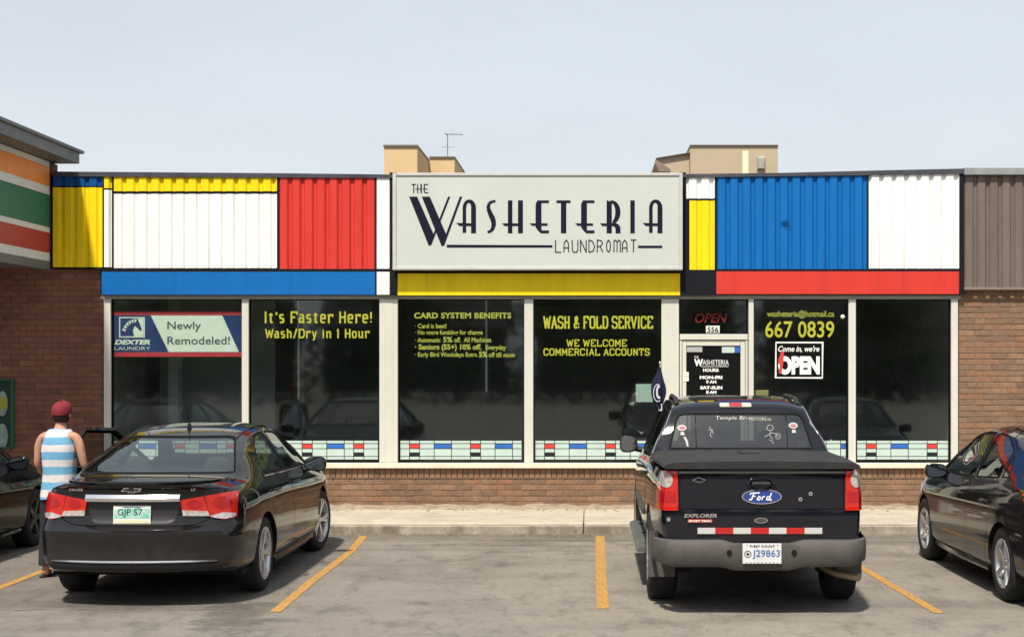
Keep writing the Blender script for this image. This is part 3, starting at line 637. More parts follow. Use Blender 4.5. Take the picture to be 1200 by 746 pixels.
def gA(ox_):
    def f(mb):
        poly(mb, [(ox_, 246), (ox_, 140), (ox_ + 15, 140), (ox_ + 15, 246)]); poly(mb, [(ox_ + 36, 248), (ox_ + 36, 140), (ox_ + 57, 140), (ox_ + 57, 248)])
        band(mb, arcp(ox_ + 28.5, 140, 28.5, 36, 180, 360), [(ox_ + 15, 140)] + arcp(ox_ + 26, 138, 10.5, 20, 190, 350, 8) + [(ox_ + 36, 140)])
        poly(mb, [(ox_ - 27, 204), (ox_ + 37, 206), (ox_ + 37, 217), (ox_ - 14, 217)], 1)
    return f
def gS(mb):
    c = [(402, 112), (388, 112), (374, 122), (371, 142), (380, 165), (390, 185), (395, 205), (392, 225), (382, 240), (368, 243)]
    wd = [10, 11, 13, 16, 20, 22, 20, 16, 12, 10]
    for i in range(len(c) - 1):
        (ax, ay), (bx, by) = c[i], c[i + 1]; d_ = math.hypot(bx - ax, by - ay); nx, ny = -(by - ay) / d_, (bx - ax) / d_
        poly(mb, [(ax - nx * wd[i] / 2, ay - ny * wd[i] / 2), (bx - nx * wd[i + 1] / 2, by - ny * wd[i + 1] / 2), (bx + nx * wd[i + 1] / 2, by + ny * wd[i + 1] / 2), (ax + nx * wd[i] / 2, ay + ny * wd[i] / 2)], i % 2)
def gH(mb):
    poly(mb, [(455, 108), (474, 108), (474, 248), (455, 248)]); poly(mb, [(498, 108), (519, 108), (519, 248), (498, 248)]); poly(mb, [(430, 206), (499, 206), (499, 217), (440, 217)], 1)
def gE(o_):
    def f(mb):
        poly(mb, [(o_ + 26, 128), (o_ + 48, 120), (o_ + 53, 228), (o_ + 34, 238), (o_ + 26, 224)]) if False else poly(mb, [(o_ + 25, 124), (o_ + 50, 119), (o_ + 50, 236), (o_ + 35, 236), (o_ + 25, 222)])
        poly(mb, [(o_ + 25, 124), (o_ + 33, 108), (o_ + 82, 108), (o_ + 82, 119), (o_ + 50, 119)], 1); poly(mb, [(o_, 206), (o_ + 76, 206), (o_ + 76, 216), (o_ + 10, 216)], 1)
        poly(mb, [(o_ + 35, 236), (o_ + 50, 236), (o_ + 82, 236), (o_ + 82, 248), (o_ + 48, 248)], 1)
    return f
def gT(mb): poly(mb, [(662, 108), (722, 108), (722, 119), (662, 119)]); poly(mb, [(681, 119), (704, 119), (704, 248), (681, 248)])
def gR(mb):
    poly(mb, [(876, 108), (890, 112), (898, 120), (898, 248), (876, 248)]); 
    band(mb, [(890, 108)] + arcp(898, 158, 37, 50, -80, 80, 12), [(898, 122)] + arcp(898, 158, 15, 38, -80, 80, 12), 1)
    poly(mb, [(848, 206), (912, 206), (912, 217), (858, 217)], 2); band(mb, [(898, 204)] + arcp(908, 228, 27, 24, -90, 0, 6) + [(935, 248)], [(898, 216)] + arcp(905, 232, 9, 14, -90, 0, 6) + [(914, 248)], 1)
def gI(mb): poly(mb, [(977, 108), (996, 108), (996, 248), (977, 248)])
def gThe(mb):
    for q in ([(44, 38), (62, 38), (62, 42), (44, 42)], [(51, 42), (55, 42), (55, 77), (51, 77)], [(68, 38), (72, 38), (72, 77), (68, 77)], [(82, 38), (88, 38), (88, 77), (82, 77)], [(60, 58), (82, 58), (82, 61), (60, 61)],
              [(96, 40), (101, 38), (101, 77), (96, 72)], [(101, 38), (115, 38), (115, 42), (101, 42)], [(92, 58), (113, 58), (113, 61), (92, 61)], [(101, 73), (115, 73), (115, 77), (101, 77)]): poly(mb, q)
for fn in (gW, gA(262), gS, gH, gE(548), gT, gE(742), gR, gI, gA(1057), gThe): glyph(fn)
mb = M(); poly(mb, [(194, 297), (645, 299), (645, 309), (194, 309)]); mb.obj('rule', m_ink, sgn); mb = M(); poly(mb, [(1010, 301), (1113, 301), (1113, 311), (1010, 311)]); mb.obj('rule', m_ink, sgn)
# LAUNDROMAT: tall thin capitals drawn stroke by stroke
THIN = {'L': [[(0, 1), (0, 0), (1, 0)]], 'A': [[(0, 0), (.05, .75), (.45, 1), (.8, .75), (.85, 0)], [(0, .35), (.85, .35)]], 'U': [[(0, 1), (0, .2), (.25, 0), (.75, 0), (1, .2), (1, 1)]], 'N': [[(0, 0), (0, 1), (1, 0), (1, 1)]],
        'D': [[(0, 0), (0, 1), (.6, .9), (1, .5), (.8, .1), (0, 0)]], 'R': [[(0, 0), (0, 1), (.7, .95), (.95, .75), (.6, .5), (0, .45)], [(.5, .48), (1, 0)]], 'O': [[(.5, 0), (.1, .2), (0, .5), (.1, .8), (.5, 1), (.9, .8), (1, .5), (.9, .2), (.5, 0)]],
        'M': [[(0, 0), (0, .9), (.25, 1), (.5, .8), (.75, 1), (1, .9), (1, 0)], [(.5, .8), (.5, 0)]], 'T': [[(0, 1), (1, 1)], [(.5, 1), (.5, 0)]]}
for i, ch in enumerate('LAUNDROMAT'):
    u = 658 + i * 35.6 + (4 if ch == 'O' else 0); wd = 24 if ch != 'M' else 27; mb = M()
    wd = 17 if ch == 'O' else wd
    for pl in THIN[ch]: stroke(mb, [zz((u + p[0] * wd, 329 - p[1] * 52)) for p in pl], .0125, y=ly, d=.003)
    mb.obj('lettering', m_ink, sgn)

# ---- banner behind the first window
bn = thing('window_banner', 'navy and white banner with horse head emblem reading Newly Remodeled in the leftmost window', 'banner', (fx(207), .045, fz(417)))
def bx_(u): return fx(u) - bn.location.x
def bz_(v): return fz(v) - bn.location.z
m_navy = mat('navy_print', (.03, .06, .20), .6, scale=4, var=.25); m_bred = mat('banner_red', (.62, .06, .08), .6); m_bwh = mat('banner_white', (.86, .90, .82), .6, var=.06, scale=5); m_bgr = mat('banner_grey_ink', (.10, .12, .13), .6)
M().box(bx_(132), bx_(283), 0, .004, bz_(418), bz_(364.5)).obj('banner_sheet', m_navy, bn)
M().box(bx_(132), bx_(283), -.0015, -.0005, bz_(417.8), bz_(412.5)).box(bx_(132), bx_(283), -.0015, -.0005, bz_(369), bz_(364.7)).obj('stripe', m_bred, bn)
M().prism([(bx_(175.5), bz_(369.4)), (bx_(259.5), bz_(369.4)), (bx_(279), bz_(412.2)), (bx_(196.5), bz_(412.2))], -.0015, -.0005).obj('white_panel', m_bwh, bn)
def TB(s, u0, u1, v0, v1, m, **k): return text('lettering', s, bx_(u0), bx_(u1), bz_(v1), bz_(v0), -.002, m, bn, **k)
TB('Newly', 195, 234.5, 376.5, 388.5, m_bgr, bold=.008); TB('Remodeled!', 195, 268.5, 394, 403.5, m_bgr, bold=.008)
TB('DEXTER', 133, 175, 397.8, 403.6, m_bwh, bold=.05, shear=.25); TB('LAUNDRY', 133, 175, 406, 410, m_bgr if False else m_bwh, bold=-.005)
h = M(); hp = lambda pts: [(bx_(125 + p[0] / 7.5), bz_(355 + p[1] / 7.5)) for p in pts]
for q in ([(100, 122), (326, 122), (326, 132), (100, 132)], [(100, 292), (326, 292), (326, 302), (100, 302)], [(316, 132), (326, 132), (326, 292), (316, 292)], [(100, 132), (110, 132), (110, 292), (100, 292)]): h.prism(hp(q), -.003, -.0006)
h.prism(hp([(232, 292), (222, 240), (236, 200), (255, 215), (285, 245), (300, 240), (296, 215), (272, 160), (262, 134), (314, 134), (314, 290)]), -.0028, -.0006)
for i in range(7):
    a = 200 + i * 13; cx_, cy_ = 245 + 125 * math.cos(R(a)), 290 + 150 * math.sin(R(a)); c2x, c2y = 245 + 96 * math.cos(R(a + 6)), 290 + 120 * math.sin(R(a + 6))
    if i < 6: h.prism(hp([(cx_, cy_), (245 + 125 * math.cos(R(a + 10)), 290 + 150 * math.sin(R(a + 10))), (c2x, c2y), (245 + 96 * math.cos(R(a)), 290 + 120 * math.sin(R(a)))]), -.0026, -.0006)
h.obj('horse_emblem', m_bwh, bn)

# ---- neon sign, come-in sign, papers
nn = thing('neon_sign', 'dim red neon sign reading OPEN behind the glass above the door', 'neon sign', (fx(833), .10, fz(378)))
m_neon = mat('neon_red', (.38, .025, .035), .4, emit=.03)
text('tube_lettering', 'OPEN', fx(815) - fx(833), fx(853) - fx(833), 0, fz(366.5) - fz(378), 0, m_neon, nn, bold=.012, shear=.25, depth=.015)
M().box(fx(812) - fx(833), fx(856) - fx(833), .02, .035, -.02, .15).obj('backing', m_blk, nn)
cm = thing('come_in_sign', 'black and white placard reading Come in, we are OPEN below the phone number', 'sign', (fx(936.5), .018, fz(444)))
def cx_(u): return fx(u) - cm.location.x
def cz_(v): return fz(v) - cm.location.z
M().prism([(cx_(908.2), cz_(443)), (cx_(964.5), cz_(443.5)), (cx_(965.3), cz_(400.3)), (cx_(909), cz_(400.3))], 0, .005).obj('placard', m_wht, cm)
M().box(cx_(910.2), cx_(963.3), -.0012, -.0002, cz_(441.5), cz_(402)).obj('black_field', m_blk, cm)
text('lettering', "Come in, we're", cx_(912), cx_(960.5), cz_(413), cz_(405), -.0014, m_wht, cm, bold=.02, shear=.3)
text('lettering', "OPEN", cx_(912), cx_(960.8), cz_(438.8), cz_(417), -.0014, m_bwh, cm, bold=.06)
s = M(); s.prism([(cx_(911.5), cz_(423)), (cx_(916), cz_(411)), (cx_(919), cz_(412)), (cx_(918), cz_(426)), (cx_(916), cz_(438)), (cx_(912.5), cz_(437)), (cx_(914), cz_(428))], -.005, -.0042)
s.obj('red_ribbon_print', m_fr, cm)
tag(M().box(-.13, .09, 0, .003, 0, .235).obj('paper_sheet', m_pale, loc=(fx(757), .05, fz(471))), 'pale green sheet of paper taped inside the glass beside the flag', 'paper')
tag(M().bbox(-.11, .11, 0, .12, 0, .115).obj('cardboard_box', mat('cardboard', (.42, .34, .17), .8), loc=(fx(892), .12, fz(467.5))), 'small tan box behind the glass right of the door', 'box')
M().box(fx(882), fx(903), .12, .24, fz(541), fz(467.6)).obj('display_ledge', m_in, bld)

# ------------------------------------------------------------------ right-hand neighbour
nb = thing('neighbour_shop', 'adjoining unit with brown ribbed metal fascia over tan brick at the right end', 'shop building')
corr(1130, 1330, 205, 336.5, p_br, nb, 'cladding_sheet', ph=fx(1132, YC) - .0)
flat(1130, 1330, 336.5, 339.5, mat('brown_trim', (.20, .16, .14), .5), nm='trim', parent=nb, Y=YC - .012)
flat(1130.5, 1330, 196.5, 204.6, mat('grey_cap', (.28, .29, .30), .5, metal=.3, var=.15), nm='cap_flashing', parent=nb, Y=-.16, d=.4)
zr0 = fz(339.5) - 37 * BH
lay(nb, xr + .006, fx(1330), zr0 + BH * 1, 36, m_brick, xr - .01, fx(1222))
M().box(xr + .012, fx(1330), -.0055, .22, 0, fz(340)).box(fx(1130), fx(1330), YC + .055, .22, fz(341), 4.4).obj('mortar_backing', m_mort, nb)
M().box(fx(1130.3), fx(1330), .23, 14, 4.2, 4.36).obj('roof', m_roof, nb)
M().box(fx(1325), fx(1330), .23, 14, 0, 4.19).obj('side_wall', m_mort, nb)

# ------------------------------------------------------------------ left-hand store with striped canopy
cs = thing('convenience_store', 'red brick store wall under a canopy with orange, green and red stripes', 'shop building')
zl0 = fz(313.5) - 41 * BH
lay(cs, fx(-160), xl - .004, zl0 + BH, 40, m_brick_red, fx(-8), fx(125))
M().box(fx(-160), xl - .01, -.0055, .22, 0, fz(314)).obj('mortar_backing', m_mort2, cs)
CX = fx(62); CE = -6.69
YN = -3.6                                     # the canopy runs this far out over the walk
p_cw = paint('canopy_white', (.62, .61, .57)); p_co = paint('canopy_orange', (.74, .25, .055)); p_cg = paint('canopy_green', (.025, .15, .09)); p_cr = paint('canopy_red', (.40, .045, .04)); p_cgr = mat('canopy_grey', (.12, .13, .125), .5, var=.2, scale=3)
def canopy_band(z0, z1, m, nm='fascia_stripe', o=0): 
    b_ = M(); b_.box(CX - .03, CX + o, YN, -.115, z0, z1); b_.box(fx(-160), CX - .031, YN, YN + .03, z0, z1); return b_.obj(nm, m, cs)
lv = [(4.60, 4.53, p_cw), (4.53, 4.28, p_co), (4.28, 4.17, p_cw), (4.17, 3.75, p_cg), (3.75, 3.68, p_cw), (3.68, 3.42, p_cr), (3.42, 3.31, p_cw)]
for z1, z0, m in lv: canopy_band(z0 + .001, z1 - .001, m)
M().box(fx(-160), CX - .031, YN + .031, -.115, 3.22, 3.30).obj('soffit', p_cgr, cs)
M().box(CX - .05, CX + .004, YN + .0, -.115, 3.20, 3.308).obj('lower_trim', p_cgr, cs)
M().box(fx(-160), CE, YN - .3, .15, 4.61, 4.75).box(fx(-160), CE + .03, YN - .33, .25, 4.752, 4.79).obj('eave', p_cgr, cs)
M().box(fx(-160), CE - .9, YN - .3, .2, 4.792, 4.83).box(fx(-160), fx(61), .25, 12, 4.25, 4.36).obj('roof', m_roof, cs); M().box(fx(-160), xl - .4, 11.8, 12, 0, 4.7).box(fx(-160), fx(-155), .3, 11.8, 0, 4.7).obj('rear_wall', m_mort2, cs)
M().box(fx(-160), fx(61), -.05, .2, fz(314) + .01, 4.6).obj('upper_wall', m_mort2, cs)
pb = thing('poster_board', 'green framed poster board with pale yellow pictures on the red brick wall', 'poster', (fx(-8), -.03, fz(523)))
def px_(u): return fx(u) - pb.location.x
m_pg = mat('poster_green_frame', (.012, .10, .045), .5); m_pd = mat('poster_dark_green', (.006, .030, .025), .5); m_pw = mat('poster_pale', (.24, .31, .27), .6, scale=9, var=.3); m_py = mat('poster_yellow', (.33, .32, .05), .6, scale=9, var=.2)
zt_ = fz(446) - fz(523)
M().box(px_(-34), px_(14), .0, .02, .0, zt_).obj('board', m_pd, pb)
M().bbox(px_(14), px_(17.5), -.02, .02, -.02, zt_ + .02).bbox(px_(-37), px_(-34), -.02, .02, -.02, zt_ + .02).bbox(px_(-34), px_(14), -.02, .02, zt_, zt_ + .03).bbox(px_(-34), px_(14), -.02, .02, -.03, 0).obj('frame', m_pg, pb)
for k, zc in enumerate((.56, .14)):
    for q in (-24, -7, 4):
        cc = [(px_(q + 6.5 * math.cos(a) ), zc + .165 * math.sin(a)) for a in [i * math.pi / 6 for i in range(12)]]
        M().prism(cc, -.004, -.001).obj('picture', m_pw, pb)
        M().box(px_(q - 5.5), px_(q + 5.6), -.006, -.0045, zc - .07, zc + .09).obj('picture', m_py if k == 0 else m_pw, pb)

# ------------------------------------------------------------------ structures behind the roof line
def bh(u, v, Y): return ((u - 690) * (18.9 + Y) / 1700, 2 + (425 - v) * (18.9 + Y) / 1700)
Yb = 22.0
m_bei = mat('beige_render', (.58, .42, .235), .85, scale=.8, var=.05, bump=.1, bscale=8); m_bei2 = mat('tan_cladding', (.42, .34, .245), .8, scale=.8, var=.05); m_bcap = mat('roof_edge_metal', (.16, .14, .115), .6)
pt = thing('rooftop_block', 'stepped yellow-beige rooftop block behind the fascia left of the sign', 'building', (bh(480, 0, Yb)[0], Yb, 0))
def off(u): return bh(u, 0, Yb)[0] - pt.location.x
def lev(v): return bh(0, v, Yb)[1]
M().box(off(450), off(489), 0, 9, 0, lev(172)).obj('tall_block', m_bei, pt); M().box(off(489.2), off(521.5), 2.9, 9, 0, bh(0, 185, Yb + 2.9)[1]).obj('low_block', m_bei, pt)
M().box(off(449.3), off(489.7), -.05, 9.1, lev(172) + .001, lev(170)).box(off(489.9), off(522.2), 2.85, 9.1, bh(0, 185, Yb + 2.9)[1] + .001, bh(0, 183.6, Yb + 2.9)[1]).obj('roof_edge', m_bcap, pt)
an = thing('rooftop_antenna', 'thin television aerial standing behind the beige rooftop block', 'antenna', (bh(524.5, 0, 26)[0], 26, 0))
za = bh(0, 186, 26)[1]; zt2 = bh(0, 156.5, 26)[1]
a_ = M(); a_.tube([(0, 0, 0), (0, 0, zt2)], .013); a_.obj('mast', m_bcap, an)
a_ = M(); a_.tube([(-.1, 0, zt2 - .02), (.5, -.1, zt2 - .05)], .010)
for q in (-.05, .1, .2, .3, .4): a_.tube([(q, -.25, zt2 - .03), (q, .25, zt2 - .03)], .006)
a_.tube([(-.18, 0, zt2 - .42), (.22, 0, zt2 - .42)], .007); a_.obj('aerial_arm', m_bcap, an)
vp = tag(M().tube([(0, 0, 4.3), (0, 0, 4.3 + .42)], .018).lathe([(4.72, .03), (4.76, .03), (4.77, .001)], 8, 'z').obj('vent_pipe', m_bcap, loc=(bh(625, 0, 3)[0], 3, 0)), 'thin dark pipe poking up behind the middle of the white sign', 'pipe')
Yc2 = 20.0
rt = thing('rooftop_house', 'tan boxy roof structure with sloped side and small vent behind the blue panel', 'building', (bh(850, 0, Yc2)[0], Yc2, 0))
def of2(u): return bh(u, 0, Yc2)[0] - rt.location.x
def lv2(v): return bh(0, v, Yc2)[1]
M().box(of2(809), of2(911.5), 0, 8, 0, lv2(171)).obj('main_block', m_bei2, rt)
M().prism([(of2(808.7), 0), (of2(808.7), lv2(178)), (of2(770), lv2(184.5)), (of2(768.5), lv2(190)), (of2(775), lv2(197)), (of2(775), 0)], .3, 7.5).obj('sloped_wing', m_bei2, rt)
M().prism([(of2(809), lv2(177.2)), (of2(809), lv2(178)), (of2(769.5), lv2(184.8)), (of2(769.5), lv2(183.6))], .2, 7.6).obj('wing_edge', m_bcap, rt)
M().prism([(of2(770.5), lv2(186)), (of2(786), lv2(197)), (of2(786), lv2(200)), (of2(773), lv2(200)), (of2(768.8), lv2(191.5))], .22, .29).obj('wing_shade_panel', mat('shade_brown', (.20, .16, .14), .8), rt)  # dark sheet painted as the shade under the sloped wing
M().box(of2(808.5), of2(912), -.05, 8.1, lv2(171) + .001, lv2(170)).obj('roof_edge', m_bcap, rt)
M().box(of2(870), of2(877), -.02, -.001, lv2(204), lv2(177)).obj('bare_patch', mat('pale_patch', (.78, .68, .50), .8), rt)
M().bbox(of2(887), of2(896), -.12, -.001, lv2(199), lv2(184.5), .03).obj('vent_box', mat('vent_metal', (.34, .35, .31), .6, scale=3, var=.3), rt)
# ------------------------------------------------------------------ vehicles: lofted shells, cut into doors, glass and lamps
def spl(keys):
    """monotone cubic through (y, value)"""
    xs = np.array([k[0] for k in keys], float); ys = np.array([k[1] for k in keys], float)
    h = np.diff(xs); dl = np.diff(ys) / h; m = np.zeros(len(xs)); m[0], m[-1] = dl[0], dl[-1]
    for i in range(1, len(xs) - 1):
        m[i] = 0 if dl[i - 1] * dl[i] <= 0 else 2 / (1 / dl[i - 1] + 1 / dl[i])
    def f(x):
        x = min(max(x, xs[0]), xs[-1]); i = min(int(np.searchsorted(xs, x, 'right')) - 1, len(xs) - 2); t = (x - xs[i]) / h[i]
        return float((1 + 2 * t) * (1 - t) ** 2 * ys[i] + t * (1 - t) ** 2 * h[i] * m[i] + t * t * (3 - 2 * t) * ys[i + 1] + t * t * (t - 1) * h[i] * m[i + 1])
    return f
def ss(x, a, b):
    t = min(max((x - a) / (b - a), 0), 1); return t * t * (3 - 2 * t)
def shell(P):
    zt, zb, z0, Wd, wr = (spl(P[k]) for k in ('zt', 'zb', 'z0', 'W', 'wr')); fs = spl(P['side']); rd = spl(P['rear']); fd = spl(P['front'])
    y0, y1 = P['zt'][0][0], P['zt'][-1][0]
    st = set(np.linspace(y0, y1, P.get('n', 84)).round(4)); st |= {round(k[0], 4) for k in P['zt'] if y0 <= k[0] <= y1}
    for e in P.get('extra', []): st.add(e)
    st = sorted(st); NB, NS, NU, NT = 8, 14, 9, 8
    bm = bmesh.new(); rings = []
    bR, bF = P['bowR'], P['bowF']
    def warp(x, y, z, w):
        u = min(1, abs(x) / max(w, .01)); tr = ss(y, y0 + 1.1, y0); tf = ss(y, y1 - 1.1, y1)
        y2 = y - bR * (1 - u ** 2.2) * tr * P.get('bk', 1) + bF * (1 - u ** 2.2) * tf
        y2 += rd(z) * ss(y, y0 + .45, y0) - fd(z) * ss(y, y1 - .5, y1)
        return Vector((x, y2, z))
    for y in st:
        a, b, c, w = z0(y), zb(y), zt(y), Wd(y); h = max(c - b, .012); g = ss(h, .06, .42)
        cr = .022 + (P.get('crown', .065) - .022) * g; cr = min(cr, h * .75)
        xb = w * fs(1); xr_ = xb * P.get('hoodk', .84) * (1 - g) + wr(y) * g; zr = c - cr
        half = []
        for i in range(NB): half.append((w * fs(0) * i / NB, a))
        for i in range(NS): t = i / NS; half.append((w * fs(t), a + (b - a) * t))
        for i in range(NU): t = i / NU; half.append((xb + (xr_ - xb) * t + .018 * g * math.sin(math.pi * t), b + (zr - b) * t))
        for i in range(NT + 1):
            t = i / NT; half.append((xr_ * math.cos(t * math.pi / 2) if g > .5 else xr_ * (1 - t), zr + (c - zr) * (math.sin(t * math.pi / 2) if g > .5 else 1 - (1 - t) ** 2)))
        # even spacing over the roof
        top = half[-(NT + 1):]
        half = half[:-(NT + 1)] + [(xr_ * (1 - i / NT) ** 1.0, c - (c - zr) * abs(1 - i / NT) ** P.get('cp', 3.2)) for i in range(NT + 1)]
        n = len(half); ring = [warp(x, y, z, w) for x, z in half] + [warp(-x, y, z, w) for x, z in reversed(half[1:-1])]
        rings.append([bm.verts.new(v) for v in ring])
    N = len(rings[0])
    for a, b in zip(rings, rings[1:]):
        for j in range(N): bm.faces.new((a[j], a[(j + 1) % N], b[(j + 1) % N], b[j]))
    # caps: columns match the bottom and the top of the ring
    for ri, flip in ((0, True), (-1, False)):
        r = rings[ri]; H = NB + NS + NU + NT; rt_ = lambda j: r[j]; lf = lambda j: r[(N - j) % N]
        rows = list(range(NB, NB + NS + NU + 1)); cols = 2 * NB
        grid = []; y = st[ri]; w = Wd(y)
        for k, j in enumerate(rows):
            if k == 0: row = [r[(i - NB) % N] for i in range(cols + 1)]
            elif k == len(rows) - 1:
                row = [lf(H - abs(i)) if i < 0 else rt_(H - abs(i)) for i in range(-NT, NT + 1)]
            else:
                p = rt_(j).co; zb_ = p.z; xw = p.x; t = k / (len(rows) - 1); row = []
                for i in range(cols + 1):
                    if i == 0: row.append(lf(j)); continue
                    if i == cols: row.append(rt_(j)); continue
                    x = -xw + 2 * xw * i / cols; row.append(bm.verts.new(warp(x, y, zb_ + .015 * t ** 4 * (1 - (x / xw) ** 2), w)))
            grid.append(row)
        for a, b in zip(grid, grid[1:]):
            for i in range(cols):
                vs = [a[i], a[i + 1], b[i + 1], b[i]]
                vs2 = []; [vs2.append(v) for v in vs if v not in vs2]
                if len(vs2) > 2: 
                    try: bm.faces.new(vs2)
                    except ValueError: pass
    bmesh.ops.recalc_face_normals(bm, faces=bm.faces[:]); bm.normal_update()
    return bm
def rounded(poly, r=.03, n=4):
    """round the corners of a convex outline"""
    out = []; N = len(poly)
    for i in range(N):
        p0, p, p1 = (Vector(poly[(i - 1) % N]), Vector(poly[i]), Vector(poly[(i + 1) % N])); rr = r[i] if isinstance(r, (list, tuple)) else r
        a = (p0 - p); b = (p1 - p); la, lb = a.length, b.length; rr = min(rr, la * .45, lb * .45); A = p + a / la * rr; B = p + b / lb * rr
        for k in range(n + 1):
            t = k / n; out.append(tuple(A * (1 - t) ** 2 + p * 2 * t * (1 - t) + B * t * t))
    return out
def shrink(poly, d):
    """inset a convex outline by d: clip it by every edge moved inwards"""
    N = len(poly); area = sum(poly[i][0] * poly[(i + 1) % N][1] - poly[(i + 1) % N][0] * poly[i][1] for i in range(N))
    P = poly if area > 0 else poly[::-1]; out = [tuple(p) for p in P]
    for i in range(N):
        p, q = P[i], P[(i + 1) % N]; ex, ey = q[0] - p[0], q[1] - p[1]; l_ = math.hypot(ex, ey)
        if l_ < 1e-6: continue
        nx, ny = -ey / l_, ex / l_; k = nx * p[0] + ny * p[1] + d; new = []
        for u, v in zip(out, out[1:] + out[:1]):
            du, dv = nx * u[0] + ny * u[1] - k, nx * v[0] + ny * v[1] - k
            if du >= 0: new.append(u)
            if (du >= 0) != (dv >= 0):
                t = du / (du - dv); new.append((u[0] + (v[0] - u[0]) * t, u[1] + (v[1] - u[1]) * t))
        out = new
    res = []
    for p in out:
        if not res or math.hypot(p[0] - res[-1][0], p[1] - res[-1][1]) > .0015: res.append(p)
    return res
def cut(bm, poly, ax, cond):
    """take the faces inside a convex outline (seen along ax) out of bm into a new bmesh, cutting cleanly along the outline"""
    ia, ib, ic = {'x': (1, 2, 0), 'y': (0, 2, 1), 'z': (0, 1, 2)}[ax]
    A = min(p[0] for p in poly), max(p[0] for p in poly); B = min(p[1] for p in poly), max(p[1] for p in poly)
    def near(f):
        cs = [v.co for v in f.verts]
        return max(c[ia] for c in cs) >= A[0] and min(c[ia] for c in cs) <= A[1] and max(c[ib] for c in cs) >= B[0] and min(c[ib] for c in cs) <= B[1]
    reg = [f for f in bm.faces if cond(f.calc_center_median(), f.normal) and near(f)]
    N = len(poly); area = sum(poly[i][0] * poly[(i + 1) % N][1] - poly[(i + 1) % N][0] * poly[i][1] for i in range(N))
    P = poly if area > 0 else poly[::-1]
    for i in range(N):
        p, q = P[i], P[(i + 1) % N]; d = (q[0] - p[0], q[1] - p[1])
        if math.hypot(*d) < 1e-6: continue
        co = [0, 0, 0]; no = [0, 0, 0]; co[ia], co[ib] = p; no[ia], no[ib] = -d[1], d[0]
        es = {e for f in reg for e in f.edges}; vs = {v for f in reg for v in f.verts}
        res = bmesh.ops.bisect_plane(bm, geom=list(reg) + list(es) + list(vs), dist=1e-5, plane_co=co, plane_no=Vector(no).normalized())
        nn = Vector(no).normalized()
        reg = [f for f in res['geom'] if isinstance(f, bmesh.types.BMFace) and f.is_valid]
        reg = [f for f in reg if (f.calc_center_median() - Vector(co)).dot(nn) > -1e-6]
    ins = reg
    new = bmesh.new()
    if ins:
        vm = {}
        for f in ins:
            for v in f.verts:
                if v not in vm: vm[v] = new.verts.new(v.co)
            try: new.faces.new([vm[v] for v in f.verts])
            except ValueError: pass
        # keep the parent's smooth normals for shading
        for v, n_ in vm.items(): v.normal_update(); n_.normal = v.normal
        nrm = {n_: v.normal.copy() for v, n_ in vm.items()}
        bmesh.ops.delete(bm, geom=ins, context='FACES'); bm.normal_update()
        new.normal_update()
        new.verts.index_update()
    return new
def solid(bm, off=0.0, thick=.012, wall=True):
    bm.normal_update(); nr = {v: v.normal.copy() for v in bm.verts}
    for v in bm.verts: v.co += nr[v] * off
    if wall:
        be = [e for e in bm.edges if e.is_boundary]
        bn_ = {v: nr[v] for e in be for v in e.verts}; res = bmesh.ops.extrude_edge_only(bm, edges=be)
        vs = [g_ for g_ in res['geom'] if isinstance(g_, bmesh.types.BMVert)]
        bl = list(bn_.items())
        from mathutils.kdtree import KDTree
        kd = KDTree(len(bl)); [kd.insert(v.co, i) for i, (v, n_) in enumerate(bl)]; kd.balance()
        for v in vs: v.co -= bl[kd.find(v.co)[1]][1] * thick
    return bm
def bobj(bm, name, m, parent=None, ang=38, loc=(0, 0, 0)):
    me = bpy.data.meshes.new(name); bm.normal_update(); bm.to_mesh(me); bm.free(); me.materials.append(m)
    me.polygons.foreach_set('use_smooth', [True] * len(me.polygons)); me.set_sharp_from_angle(angle=R(ang)); me.update()
    return link(name, me, parent, loc)
def decal(surf, poly, ax, name, m, parent, off=.004, thick=.006, cond=None, step=None):
    """a thin raised plate that follows surf (a bmesh): cut from a copy"""
    c = surf.copy(); p = cut(c, poly, ax, cond); c.free()
    return bobj(solid(p, off, thick), name, m, parent)

